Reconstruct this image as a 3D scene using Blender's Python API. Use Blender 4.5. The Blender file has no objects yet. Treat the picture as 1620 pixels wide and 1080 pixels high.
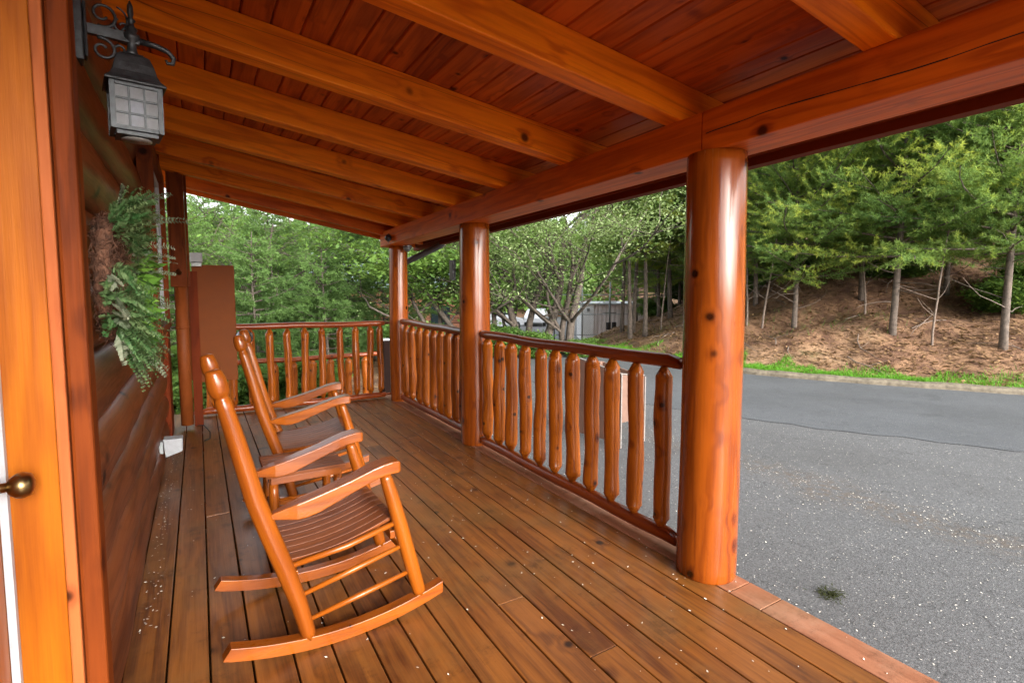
import bpy, math, random
import numpy as np
from mathutils import Vector, Matrix
R=math.radians; PI=math.pi
S=bpy.context.scene; COL=S.collection
rnd=random.Random(7); NR=np.random.RandomState(11)

# ------------------------------------------------------------------ camera
cd=bpy.data.cameras.new('camera'); cam=bpy.data.objects.new('camera',cd); COL.objects.link(cam)
cam.location=(0,0,1.4); cam.rotation_euler=(R(90-4.3),0,-R(31.15))
cd.sensor_width=36; cd.lens=18.22; cd.shift_y=-0.0113; cd.clip_start=.05; cd.clip_end=600
S.camera=cam
# ------------------------------------------------------------------ world, sun, exposure
SUN_EL,SUN_AZ=R(20),R(176)      # azimuth clockwise from +Y
w=bpy.data.worlds.new('World'); S.world=w; w.use_nodes=True
nt=w.node_tree; nt.nodes.clear()
sky=nt.nodes.new('ShaderNodeTexSky'); sky.sky_type='NISHITA'; sky.sun_disc=False
sky.sun_elevation=SUN_EL; sky.sun_rotation=SUN_AZ; sky.air_density=1.2; sky.dust_density=4
hs=nt.nodes.new('ShaderNodeHueSaturation'); hs.inputs['Saturation'].default_value=.22
bg=nt.nodes.new('ShaderNodeBackground'); bg.inputs['Strength'].default_value=.15
wo=nt.nodes.new('ShaderNodeOutputWorld')
nt.links.new(sky.outputs[0],hs.inputs['Color']); nt.links.new(hs.outputs[0],bg.inputs[0]); nt.links.new(bg.outputs[0],wo.inputs[0])
sd=bpy.data.lights.new('sun','SUN'); sun=bpy.data.objects.new('sun',sd); COL.objects.link(sun)
sd.energy=.55; sd.angle=R(15); sd.color=(1,.95,.88)
dv=Vector((math.sin(SUN_AZ)*math.cos(SUN_EL),math.cos(SUN_AZ)*math.cos(SUN_EL),math.sin(SUN_EL)))
sun.rotation_euler=dv.to_track_quat('Z','Y').to_euler()
S.view_settings.view_transform='Standard'; S.view_settings.look='None'; S.view_settings.gamma=1
S.view_settings.exposure=2.2
S.render.engine='CYCLES'
S.cycles.max_bounces=8; S.cycles.diffuse_bounces=5; S.cycles.transparent_max_bounces=8

# ------------------------------------------------------------------ material helpers
class NT:
    def __init__(s,name):
        s.m=bpy.data.materials.new(name); s.m.use_nodes=True; s.t=s.m.node_tree; s.t.nodes.clear()
        s.o=s.n('ShaderNodeOutputMaterial')
    def n(s,t,**k):
        x=s.t.nodes.new(t)
        for a,b in k.items(): setattr(x,a,b)
        return x
    def l(s,a,b): s.t.links.new(a,b)
    def v(s,x,i):
        if hasattr(x,'is_output') or isinstance(x,bpy.types.NodeSocket): return s.l(x,i)
        i.default_value=x
    def math(s,op,a,b=0,c=None,clamp=False):
        x=s.n('ShaderNodeMath',operation=op,use_clamp=clamp); s.v(a,x.inputs[0]); s.v(b,x.inputs[1])
        if c is not None: s.v(c,x.inputs[2])
        return x.outputs[0]
    def attr(s,name): return s.n('ShaderNodeAttribute',attribute_name=name)
    def map(s,vec,sc,loc=(0,0,0)):
        x=s.n('ShaderNodeMapping'); s.l(vec,x.inputs[0]); x.inputs['Scale'].default_value=sc; x.inputs['Location'].default_value=loc
        return x.outputs[0]
    def noise(s,vec,sc,det=2,rough=.5,dist=0,col=False):
        x=s.n('ShaderNodeTexNoise'); s.l(vec,x.inputs['Vector']); x.inputs['Scale'].default_value=sc
        x.inputs['Detail'].default_value=det; x.inputs['Roughness'].default_value=rough; x.inputs['Distortion'].default_value=dist
        return x.outputs['Color' if col else 'Fac']
    def vor(s,vec,sc,feat='F1',out='Distance'):
        x=s.n('ShaderNodeTexVoronoi',feature=feat); s.l(vec,x.inputs['Vector']); x.inputs['Scale'].default_value=sc
        return x.outputs[out]
    def rng(s,x,a,b,c=0,d=1,smooth=True):
        m=s.n('ShaderNodeMapRange'); m.interpolation_type='SMOOTHSTEP' if smooth else 'LINEAR'
        s.v(x,m.inputs[0]); m.inputs[1].default_value=a; m.inputs[2].default_value=b; m.inputs[3].default_value=c; m.inputs[4].default_value=d
        return m.outputs[0]
    def mix(s,f,a,b,mode='MIX'):
        m=s.n('ShaderNodeMix',data_type='RGBA',blend_type=mode); s.v(f,m.inputs[0])
        for x,i in ((a,m.inputs[6]),(b,m.inputs[7])):
            if isinstance(x,(tuple,list)): i.default_value=(*x,1)
            else: s.l(x,i)
        return m.outputs[2]
    def bump(s,h,st,dist=.01):
        b=s.n('ShaderNodeBump'); b.inputs['Strength'].default_value=st; b.inputs['Distance'].default_value=dist
        s.l(h,b.inputs['Height']); return b.outputs[0]
    def bsdf(s,**k):
        b=s.n('ShaderNodeBsdfPrincipled')
        for a,x in k.items():
            i=b.inputs[a.replace('_',' ')]
            if isinstance(x,(tuple,list)): i.default_value=(*x,1) if len(x)==3 else x
            else: s.v(x,i)
        s.l(b.outputs[0],s.o.inputs[0]); return b

def wood(name,light,dark,rough=.33,coat=.3,knots=3.2,fib=.35,crack=.0,wear=None,spec=.5,grain=1.0,knotsize=.055,coatr=.12,tone=.35,blotch=.5):
    N=NT(name); gc=N.attr('gc').outputs['Vector']
    wob=N.noise(N.map(gc,(4,4,4)),1,2,.5,0,True)
    vm=N.n('ShaderNodeVectorMath',operation='MULTIPLY_ADD'); N.l(wob,vm.inputs[0]); vm.inputs[1].default_value=(.03,.03,.03); N.l(gc,vm.inputs[2])
    kd=N.vor(vm.outputs[0],knots)
    kc=N.math('MULTIPLY',kd,1/knots)
    kin=N.rng(kc,knotsize*.22,knotsize*.55,1,0)
    kout=N.rng(kc,knotsize*.4,knotsize*1.3,1,0)
    n1=N.noise(N.map(gc,(.7,8*grain,8*grain)),1,3,.5,.5)
    b=N.math('SINE',N.math('ADD',N.math('MULTIPLY',n1,30),N.math('MULTIPLY',kout,3)))
    band=N.math('POWER',N.math('MULTIPLY_ADD',b,.5,.5),1.6)
    n2=N.noise(N.map(gc,(3,110,110)),1,3,.65)
    n3=N.noise(N.map(gc,(.35,2.2,2.2)),1,2)
    n5=N.noise(N.map(gc,(1.6,6,6)),1,6,.7)
    f=N.math('ADD',N.math('MULTIPLY',band,.42),N.math('MULTIPLY',N.math('SUBTRACT',n2,.22),fib*2.2))
    f=N.math('ADD',f,N.math('MULTIPLY',N.math('SUBTRACT',n3,.5),tone*3.2))
    f=N.math('ADD',f,N.math('MULTIPLY',N.math('SUBTRACT',n5,.5),blotch*1.7))
    f=N.math('ADD',f,N.math('MULTIPLY',kout,.24))
    f=N.rng(f,.0,1.0,0,1,False)
    c=N.mix(f,light,dark)
    n6=N.noise(N.map(gc,(5,13,13),(2,9,4)),1,5,.75)
    c=N.mix(N.rng(n6,.60,.78,0,.55*blotch),c,tuple(x*.45 for x in dark))
    kcol=tuple(x*.13 for x in dark)
    c=N.mix(N.math('MULTIPLY',kin,.93),c,kcol)
    if crack:
        n4=N.noise(N.map(gc,(.16,7,7),(3,7,1)),1,0)
        ln=N.rng(N.math('ABSOLUTE',N.math('SUBTRACT',n4,.5)),0,.006,1,0)
        msk=N.rng(N.noise(N.map(gc,(.6,1.2,1.2),(9,2,5)),1,1),.52,.57,0,1)
        ck=N.math('MULTIPLY',N.math('MULTIPLY',ln,msk),crack)
        c=N.mix(ck,c,tuple(x*.12 for x in dark))
    rr=N.math('ADD',N.math('ADD',N.math('MULTIPLY',n2,.16),N.math('MULTIPLY',n5,.16)),rough-.13)
    if wear:
        wc,amt=wear
        g=N.n('ShaderNodeNewGeometry').outputs['Position']
        wn=N.rng(N.noise(g,2.2,6,.7),.45,.68,0,amt)
        c=N.mix(wn,c,wc)
        dn=N.rng(N.noise(g,4.5,7,.8),.52,.70,0,.6)
        c=N.mix(dn,c,tuple(x*.35 for x in dark))
        gn=N.rng(N.noise(g,1.1,5,.65,.3),.50,.66,0,.28)
        c=N.mix(gn,c,(.10,.062,.018))
    h=N.math('ADD',N.math('MULTIPLY',n2,.6),N.math('ADD',N.math('MULTIPLY',band,.4),N.math('MULTIPLY',n5,.8)))
    B=N.bsdf(Base_Color=c,Roughness=rr,Coat_Weight=coat,Coat_Roughness=coatr,Normal=N.bump(h,.28,.003))
    B.inputs['Specular IOR Level'].default_value=spec
    if coat:
        N.l(N.bump(h,.10,.003),B.inputs['Coat Normal'])
    return N.m

def plain(name,col,rough=.5,metal=0,noise=.0,nsc=20,coat=0,bump=0,emit=None,trans=0,spec=.5):
    N=NT(name); g=N.n('ShaderNodeTexCoord').outputs['Object']
    nz=N.noise(g,nsc,5,.65)
    c=N.mix(N.rng(nz,.3,.7,0,1,False),tuple(x*(1-noise) for x in col),tuple(min(1,x*(1+noise)) for x in col))
    k=dict(Base_Color=c,Roughness=N.math('ADD',N.math('MULTIPLY',nz,.2),rough-.1),Metallic=metal,Coat_Weight=coat)
    if bump: k['Normal']=N.bump(nz,bump,.004)
    b=N.bsdf(**k)
    b.inputs['Transmission Weight'].default_value=trans; b.inputs['Specular IOR Level'].default_value=spec
    if emit: b.inputs['Emission Color'].default_value=(*emit[0],1); b.inputs['Emission Strength'].default_value=emit[1]
    return N.m

def leafmat(name,a,b,trans=.35,rough=.55,c3=None):
    N=NT(name); t=N.attr('tint').outputs['Fac']
    oi=N.n('ShaderNodeObjectInfo').outputs['Random']
    f=N.math('ADD',N.math('MULTIPLY',t,.75),N.math('MULTIPLY',oi,.25))
    c=N.mix(f,a,b)
    if c3: c=N.mix(N.rng(f,.58,.92,0,1),c,c3)
    d=N.n('ShaderNodeBsdfPrincipled'); N.l(c,d.inputs['Base Color']); d.inputs['Roughness'].default_value=rough
    d.inputs['Specular IOR Level'].default_value=.2
    tr=N.n('ShaderNodeBsdfTranslucent'); N.l(N.mix(.35,c,(.30,.40,.05)),tr.inputs['Color'])
    mx=N.n('ShaderNodeMixShader'); mx.inputs[0].default_value=trans
    N.l(d.outputs[0],mx.inputs[1]); N.l(tr.outputs[0],mx.inputs[2]); N.l(mx.outputs[0],N.o.inputs[0])
    return N.m

M={}
M['post']=wood('post_wood',(.30,.066,.005),(.105,.017,.003),.22,.55,5.2,.24,.9,knotsize=.055,coatr=.13,spec=.3)
M['rail']=wood('rail_wood',(.27,.052,.008),(.13,.020,.005),.30,.3,6.0,.2,.3,knotsize=.045,spec=.25)
M['baluster']=wood('baluster_wood',(.36,.090,.005),(.13,.022,.003),.30,.3,8.0,.22,.3,knotsize=.036,spec=.25,blotch=.6)
M['joist']=wood('joist_wood',(.98,.275,.006),(.50,.080,.004),.45,.0,3.9,.25,.7,knotsize=.065,tone=.28,spec=.2,blotch=.55)
M['beam']=wood('beam_wood',(.72,.145,.007),(.32,.046,.004),.42,.08,3.8,.25,.4,knotsize=.06,tone=.25,spec=.2)
M['ceiling']=wood('ceiling_wood',(.60,.125,.014),(.22,.036,.008),.45,.05,6.0,.3,.2,knotsize=.04,tone=.5,spec=.2)
M['log']=wood('log_wood',(.215,.062,.021),(.075,.021,.009),.36,.04,4.2,.3,.7,knotsize=.06,coatr=.25,tone=.5,spec=.14,blotch=.7)
M['trim']=wood('trim_wood',(.21,.044,.007),(.075,.015,.004),.5,.0,5.0,.25,.2,knotsize=.06,spec=.07)
M['strip']=wood('strip_wood',(.42,.12,.035),(.26,.06,.018),.5,.0,4.2,.25,.2,knotsize=.04,spec=.1)
M['jamb']=wood('jamb_wood',(.42,.122,.005),(.22,.047,.003),.42,.05,2.0,.3,.0,knotsize=.05,grain=.6,tone=.35,spec=.15,blotch=.5)
M['chair']=wood('chair_wood',(.28,.070,.005),(.13,.026,.003),.27,.25,2.2,.35,.0,knotsize=.012,tone=.28,spec=.25,blotch=.5)
M['seat']=wood('seat_wood',(.22,.058,.010),(.10,.024,.006),.42,.05,1.2,.4,.0,knotsize=.01,tone=.3,spec=.2,blotch=.5)
M['deck']=wood('deck_wood',(.255,.088,.016),(.085,.026,.007),.36,.05,4.2,.5,.25,wear=((.20,.092,.028),.5),knotsize=.055,tone=.5,spec=.32,blotch=.65)
M['deckedge']=wood('deck_edge_wood',(.36,.15,.08),(.20,.075,.036),.6,0,3.6,.4,.3,wear=((.40,.23,.15),.6),knotsize=.04,spec=.2)
M['fascia']=wood('fascia_wood',(.20,.034,.008),(.09,.016,.006),.55,.0,2.5,.25,.2,knotsize=.04,spec=.06)
M['black']=plain('black_metal',(.045,.048,.052),.42,.3,.5,30,bump=.3)
M['iron']=plain('weathered_iron',(.045,.050,.055),.42,.55,.5,45,bump=.35)
M['brass']=plain('brass',(.24,.165,.075),.33,1,.15,20)
M['silver']=plain('silver_plastic',(.35,.36,.38),.22,.8,.1,20)
M['white']=plain('white_plastic',(.40,.42,.45),.45,0,.12,25)
M['panel']=plain('brown_panel_paint',(.19,.050,.010),.6,0,.06,8,spec=.15)
M['pipe']=plain('brown_pipe_paint',(.26,.065,.014),.5,0,.12,10,spec=.2)
M['gutter']=plain('brown_gutter',(.012,.006,.005),.7,0,.15,10,spec=.04)
M['darkpipe']=plain('dark_downspout',(.07,.065,.07),.35,.4,.2,10)
M['grey']=plain('grey_enamel',(.16,.17,.17),.35,.4,.15,12)
M['bin']=plain('bin_board',(.15,.085,.062),.6,0,.15,9)
M['binedge']=plain('bin_edge',(.17,.15,.14),.7,0,.1,9)
M['concrete']=plain('kerb_concrete',(.15,.125,.09),.9,0,.45,14,bump=.6)
M['shed']=plain('shed_metal',(.66,.58,.56),.6,0,.10,3)
M['shedlight']=plain('shed_end_metal',(.85,.85,.86),.6,0,.06,3)
M['galv']=plain('galvanised',(.34,.37,.38),.5,.5,.2,20)
M['roofblue']=plain('blue_grey_roof',(.26,.33,.38),.5,0,.12,4)
M['cabinlog']=plain('far_cabin_log',(.26,.10,.05),.6,0,.35,5)
M['carpaint']=plain('car_paint',(.62,.65,.68),.25,0,.03,3,coat=.6)
M['carglass']=plain('car_glass',(.02,.03,.035),.08,0,0,3)
M['rubber']=plain('rubber',(.02,.02,.02),.8,0,.2,20)
M['bark']=plain('bark',(.070,.055,.044),.9,0,.65,16,bump=1)
M['barkpine']=plain('pine_bark',(.105,.082,.066),.9,0,.6,14,bump=1)
M['deadwood']=plain('dead_twig',(.17,.13,.105),.9,0,.4,14)
M['needle']=leafmat('pine_needles',(.080,.175,.052),(.27,.39,.095),.5,.6,(.40,.46,.08))
M['needle2']=leafmat('cedar_needles',(.05,.11,.035),(.15,.26,.075),.45)
M['dogleaf']=leafmat('dogwood_leaves',(.085,.170,.030),(.36,.44,.22),.45)
M['bushleaf']=leafmat('shrub_leaves',(.045,.11,.028),(.17,.29,.06),.45)
M['grass']=leafmat('grass_blades',(.045,.16,.012),(.16,.42,.035),.4)
M['fern']=leafmat('fern_leaves',(.04,.12,.035),(.23,.31,.14),.3,.45)
M['ferngrey']=leafmat('grey_fern_leaves',(.10,.14,.08),(.34,.36,.26),.25,.5)
M['bigleaf']=leafmat('broad_leaves',(.04,.15,.02),(.20,.38,.06),.3,.3)
M['moss']=plain('brown_moss',(.13,.058,.033),.9,0,.7,60,bump=1)
M['litter']=leafmat('leaf_litter',(.10,.050,.022),(.36,.225,.12),.1,.8)
M['petal']=plain('petal',(.70,.66,.58),.6,0,.2,3)

def asphalt(name,base,spk,bluish):
    N=NT(name); g=N.n('ShaderNodeNewGeometry').outputs['Position']
    big=N.noise(g,.55,4,.6); med=N.noise(g,7,6,.75); fine=N.noise(g,90,2,.7)
    c=N.mix(N.rng(big,.3,.7),base,bluish)
    c=N.mix(N.rng(med,.35,.75,0,.6),c,tuple(x*1.5 for x in base))
    c=N.mix(N.rng(fine,.35,.65,0,.75),tuple(x*.6 for x in base),c)
    v=N.vor(g,55); vc=N.vor(g,55,'F1','Color')
    sep=N.n('ShaderNodeSeparateColor'); N.l(vc,sep.inputs[0])
    ag=N.math('MULTIPLY',N.rng(v,.12,.30,1,0),N.rng(sep.outputs[0],.72,.9,0,spk))
    c=N.mix(ag,c,(.42,.41,.39))
    # brown debris bands running roughly along the kerb line
    sx=N.n('ShaderNodeSeparateXYZ'); N.l(g,sx.inputs[0])
    wob=N.math('MULTIPLY',N.math('SUBTRACT',N.noise(g,1.2,4,.6),.5),.7)
    d1=N.math('ADD',N.math('ADD',sx.outputs[0],N.math('MULTIPLY',sx.outputs[1],.03)),wob)
    band=N.rng(N.math('ABSOLUTE',N.math('SUBTRACT',d1,4.38)),0,.38,1,0)
    deb=N.math('MULTIPLY',band,N.rng(N.noise(g,14,5,.8),.42,.62,0,.75))
    c=N.mix(deb,c,(.105,.080,.060))
    crk=N.noise(g,1.6,5,.6,.3)
    c=N.mix(N.math('MULTIPLY',N.rng(N.math('ABSOLUTE',N.math('SUBTRACT',crk,.5)),0,.006,1,0),.5),c,(.015,.015,.015))
    st=N.rng(N.noise(g,.9,4,.6,.6),.62,.72,0,.45); c=N.mix(st,c,tuple(x*.55 for x in base))
    rr=N.rng(big,.3,.7,.62,.85)
    N.bsdf(Base_Color=c,Roughness=rr,Normal=N.bump(fine,.5,.006))
    return N.m
M['lot']=asphalt('lot_asphalt',(.125,.125,.128),.95,(.155,.16,.168))
M['road']=asphalt('road_asphalt',(.108,.114,.124),.6,(.128,.138,.152))

def soil():
    N=NT('bank_soil'); g=N.n('ShaderNodeNewGeometry').outputs['Position']
    big=N.noise(g,.35,4,.6,.4); med=N.noise(g,2.6,6,.72,.5); fine=N.noise(g,24,5,.8)
    c=N.mix(N.rng(med,.36,.64),(.12,.055,.030),(.33,.185,.10))
    c=N.mix(N.rng(big,.45,.68,0,.8),c,(.42,.27,.155))
    c=N.mix(N.rng(fine,.45,.7,0,.7),c,(.055,.03,.018))
    c=N.mix(N.rng(N.noise(g,1.1,5,.7),.60,.72,0,.45),c,(.07,.10,.025))
    N.bsdf(Base_Color=c,Roughness=.95,Normal=N.bump(N.math('ADD',med,N.math('MULTIPLY',fine,.4)),.9,.06))
    return N.m
M['soil']=soil()

# ------------------------------------------------------------------ mesh helpers
class MB:
    def __init__(s): s.v=[];s.f=[];s.g=[];s.sm=[];s.mi=[];s.t=[]
    def add(s,v,f,g,smooth=False,mi=0,tint=None):
        o=len(s.v); s.v+= [tuple(p) for p in v]; s.g+=[tuple(p) for p in g]
        s.f+=[tuple(i+o for i in q) for q in f]; s.sm+=[smooth]*len(f); s.mi+=[mi]*len(f)
    def hexa(s,p,axis=0,off=None,mi=0):
        """8 points: bottom 4 ccw then top 4. grain along local axis 0=x(p0->p1) 1=y(p0->p3) 2=z"""
        p=[Vector(q) for q in p]
        ex=(p[1]-p[0]).length; ey=(p[3]-p[0]).length; ez=(p[4]-p[0]).length
        L=[(0,0,0),(ex,0,0),(ex,ey,0),(0,ey,0),(0,0,ez),(ex,0,ez),(ex,ey,ez),(0,ey,ez)]
        r=off or (rnd.uniform(0,60),rnd.uniform(0,60),rnd.uniform(0,60))
        ordr={0:(0,1,2),1:(1,0,2),2:(2,0,1)}[axis]
        g=[tuple(q[ordr[i]]+r[i] for i in range(3)) for q in L]
        s.add(p,[(0,3,2,1),(4,5,6,7),(0,1,5,4),(1,2,6,5),(2,3,7,6),(3,0,4,7)],g,False,mi)
    def box(s,a,b,axis=0,mi=0,off=None):
        x0,y0,z0=a;x1,y1,z1=b
        s.hexa([(x0,y0,z0),(x1,y0,z0),(x1,y1,z0),(x0,y1,z0),(x0,y0,z1),(x1,y0,z1),(x1,y1,z1),(x0,y1,z1)],axis,off,mi)
    def cbox(s,c,d,M4=None,axis=0,mi=0):
        p=[Vector((sx*d[0]/2,sy*d[1]/2,sz*d[2]/2)) for sz in (-1,1) for sx,sy in ((-1,-1),(1,-1),(1,1),(-1,1))]
        if M4 is not None: p=[M4@q for q in p]
        s.hexa([q+Vector(c) for q in p],axis,None,mi)
    def tube(s,pts,rad,seg=12,wob=0,seed=0,caps=True,smooth=True,mi=0,flat=None,off=None):
        pts=[Vector(p) for p in pts]; n=len(pts)
        r=off or (rnd.uniform(0,60),rnd.uniform(0,60),rnd.uniform(0,60))
        V=[];G=[];F=[];d=0
        T0=(pts[1]-pts[0]).normalized()
        u=T0.orthogonal().normalized()
        ph=[seed*1.7+k for k in range(6)]
        for i in range(n):
            T=(pts[min(i+1,n-1)]-pts[max(i-1,0)]).normalized()
            u=(u-T*u.dot(T)).normalized(); w_=T.cross(u)
            if i: d+=(pts[i]-pts[i-1]).length
            for k in range(seg):
                a=2*PI*k/seg; rr=rad[i]
                if wob: rr*=1+wob*(math.sin(d*9+ph[0]+2*math.sin(a+ph[1]))*.6+math.sin(d*23+3*a+ph[2])*.4)
                cx,cy=math.cos(a)*rr,math.sin(a)*rr
                V.append(pts[i]+u*cx+w_*cy); G.append((d+r[0],cx+r[1],cy+r[2]))
        for i in range(n-1):
            for k in range(seg):
                a=i*seg+k;b=i*seg+(k+1)%seg
                F.append((a,b,b+seg,a+seg))
        if caps:
            F.append(tuple(range(seg-1,-1,-1))); F.append(tuple((n-1)*seg+k for k in range(seg)))
        s.add(V,F,G,smooth,mi)
    def lathe(s,c,prof,seg=20,axis='z',mi=0,M4=None):
        """prof list of (r,h) along +axis from c"""
        V=[];G=[];F=[];n=len(prof)
        for r_,h in prof:
            for k in range(seg):
                a=2*PI*k/seg; p=Vector((r_*math.cos(a),r_*math.sin(a),h))
                if axis=='x': p=Vector((p.z,p.x,p.y))
                if axis=='y': p=Vector((p.x,-p.z,p.y)) if False else Vector((p.x,p.z,-p.y))
                if M4 is not None: p=M4@p
                V.append(Vector(c)+p); G.append((h,r_*math.cos(a),r_*math.sin(a)))
        for i in range(n-1):
            for k in range(seg):
                a=i*seg+k;b=i*seg+(k+1)%seg; F.append((a,b,b+seg,a+seg))
        F.append(tuple(range(seg-1,-1,-1))); F.append(tuple((n-1)*seg+k for k in range(seg)))
        s.add(V,F,G,True,mi)
    def ribbon(s,st,mi=0,axis=0):
        """st: list of (x, zbot, ztop, yc, halfwidth) stations -> solid swept in x"""
        r=(rnd.uniform(0,60),rnd.uniform(0,60),rnd.uniform(0,60))
        V=[];G=[];F=[]
        for x,zb,zt,yc,hw in st:
            for y,z in ((yc-hw,zb),(yc+hw,zb),(yc+hw,zt),(yc-hw,zt)):
                V.append((x,y,z)); G.append((x+r[0],y+r[1],z+r[2]))
        n=len(st)
        for i in range(n-1):
            for k in range(4):
                a=i*4+k;b=i*4+(k+1)%4; F.append((a,a+4,b+4,b))
        F.append((0,1,2,3)); F.append(tuple((n-1)*4+k for k in (3,2,1,0)))
        s.add(V,F,G,False,mi)
    def build(s,name,mat,parent=None,off=None,bevel=0,auto=None):
        me=bpy.data.meshes.new(name)
        o=Vector(off) if off is not None else (Vector(parent_world(parent)) if parent else Vector((0,0,0)))
        me.from_pydata([tuple(Vector(p)-o) for p in s.v],[],s.f)
        me.polygons.foreach_set('use_smooth',s.sm); me.polygons.foreach_set('material_index',s.mi)
        at=me.attributes.new('gc','FLOAT_VECTOR','POINT'); at.data.foreach_set('vector',[c for g in s.g for c in g])
        for m in (mat if isinstance(mat,(list,tuple)) else [mat]): me.materials.append(m)
        me.update()
        ob=bpy.data.objects.new(name,me); COL.objects.link(ob)
        if parent: ob.parent=parent
        elif off is not None: ob.location=o
        if bevel:
            b=ob.modifiers.new('bevel','BEVEL'); b.width=bevel; b.segments=2; b.limit_method='ANGLE'; b.angle_limit=R(40); b.harden_normals=False
        return ob
def parent_world(p):
    v=Vector((0,0,0))
    while p: v+=p.location; p=p.parent
    return v
def tag(o,label=None,cat=None,group=None,kind=None):
    if label: o['label']=label
    if cat: o['category']=cat
    if group: o['group']=group
    if kind: o['kind']=kind
    return o
def thing(name,loc,label,cat,group=None):
    o=bpy.data.objects.new(name,None); o.location=loc; o.empty_display_size=.1; COL.objects.link(o)
    return tag(o,label,cat,group)
def dup(root,parent=None):
    c=root.copy(); COL.objects.link(c)
    if parent: c.parent=parent
    for ch in list(root.children): dup(ch,c)
    return c
def trimesh(name,V,F,tint,mat,parent=None,off=(0,0,0),nv=3):
    me=bpy.data.meshes.new(name); V=np.asarray(V,np.float32)-np.asarray(off,np.float32)
    n=len(V); nf=n//nv
    me.vertices.add(n); me.vertices.foreach_set('co',V.ravel())
    me.loops.add(n); me.loops.foreach_set('vertex_index',np.arange(n,dtype=np.int32))
    me.polygons.add(nf); me.polygons.foreach_set('loop_start',np.arange(0,n,nv,dtype=np.int32))
    me.update(calc_edges=True)
    at=me.attributes.new('tint','FLOAT','POINT'); at.data.foreach_set('value',np.asarray(tint,np.float32))
    me.materials.append(mat)
    o=bpy.data.objects.new(name,me); COL.objects.link(o)
    if parent: o.parent=parent
    return o

# ------------------------------------------------------------------ terrain functions
KERB=[(18,-9),(14,-3.2),(12.3,0),(10.8,2.7),(9.7,4.5),(9.05,5.9),(8.75,7.2),(8.75,8.8),(9.3,11),(10.6,13.8),(13,17.5),(17,22),(30,32)]
def smoothpl(a,n=3):
    a=[np.array(p,float) for p in a]
    for _ in range(n):
        b=[a[0]]
        for p,q in zip(a[:-1],a[1:]): b+= [p*.75+q*.25,p*.25+q*.75]
        b.append(a[-1]); a=b
    return np.array(a)
KP=smoothpl(KERB,2)
def kdist(x,y):
    x=np.atleast_1d(np.asarray(x,float));y=np.atleast_1d(np.asarray(y,float))
    best=np.full(x.shape,1e9);sg=np.ones(x.shape)
    for a,b in zip(KP[:-1],KP[1:]):
        d=b-a;L=d@d
        t=np.clip(((x-a[0])*d[0]+(y-a[1])*d[1])/L,0,1)
        px=x-a[0]-t*d[0];py=y-a[1]-t*d[1];D=np.hypot(px,py)
        s=np.sign(d[1]*px-d[0]*py);m=D<best
        best=np.where(m,D,best);sg=np.where(m,s,sg)
    return best*sg
def flat(x,y):
    x=np.atleast_1d(np.asarray(x,float));y=np.atleast_1d(np.asarray(y,float))
    return -.2-.08*np.clip(np.hypot(x,y)-14,0,17.5)
def ground(x,y):
    x=np.atleast_1d(np.asarray(x,float));y=np.atleast_1d(np.asarray(y,float))
    r=np.hypot(x,y); z=flat(x,y)
    d=kdist(x,y); e=np.clip(d-.7,0,None)
    bank=.08*np.clip(d/.15,0,1)+.36*np.clip(e,0,3)+.55*np.clip(e-3,0,14)
    n=.10*np.sin(x*1.3+2*np.sin(y*.9))*np.sin(y*1.7+x*.4)+.05*np.sin(x*3.1+1)*np.sin(y*3.7)
    z=z+np.where(d>0,bank+n*np.clip(e,0,1),0)
    t=np.clip((y-6.9)/1.2,0,1)*np.clip((3.6-x)/1.0,0,1)
    z=z-.5*t*t*(3-2*t)
    z=z+.20*np.clip(r-62,0,60)
    return z
def gz(x,y): return float(ground(x,y)[0])
def grid_mesh(name,xs,ys,zf,mat,keep=None,kind='structure'):
    X,Y=np.meshgrid(xs,ys,indexing='ij'); Z=zf(X.ravel(),Y.ravel()).reshape(X.shape)
    nx,ny=len(xs),len(ys)
    V=np.stack([X.ravel(),Y.ravel(),Z.ravel()],1)
    F=[]
    K=None if keep is None else keep(X,Y)
    for i in range(nx-1):
        for j in range(ny-1):
            if K is not None and not (K[i,j] or K[i+1,j] or K[i,j+1] or K[i+1,j+1]): continue
            a=i*ny+j; F.append((a,a+ny,a+ny+1,a+1))
    me=bpy.data.meshes.new(name); me.from_pydata(V.tolist(),[],F); me.polygons.foreach_set('use_smooth',[True]*len(F)); me.update()
    me.materials.append(mat); o=bpy.data.objects.new(name,me); COL.objects.link(o); o['kind']=kind
    return o
def axis(a,b,segs):
    return np.array(sorted(set(np.round(np.concatenate([np.arange(p,q,s) for p,q,s in segs]+[[b]]),4))))
gxs=axis(-160,180,[(-160,-20,10),(-20,4,1),(4,8,.5),(8,18,.25),(18,40,1.0),(40,180,10)])
gys=axis(-60,190,[(-60,-10,5),(-10,-2,1),(-2,16,.25),(16,40,1.0),(40,190,10)])
grid_mesh('ground',gxs,gys,lambda x,y:ground(x,y)-.012-.11*np.clip(1-np.abs(kdist(x,y)+.1)/.4,0,1),M['soil'])
lx=axis(2.0,46,[(2.0,2.5,.25),(2.5,14,.35),(14,46,1.0)]); ly=axis(-14,64,[(-14,16,.35),(16,64,1.0)])
grid_mesh('parking_area',lx,ly,lambda x,y:flat(x,y)-.004+.0*x,M['lot'],keep=lambda X,Y:(kdist(X.ravel(),Y.ravel()).reshape(X.shape)<.02)&((X>3.55)|(Y<7.6))&(np.hypot(X,Y)<60))
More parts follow.
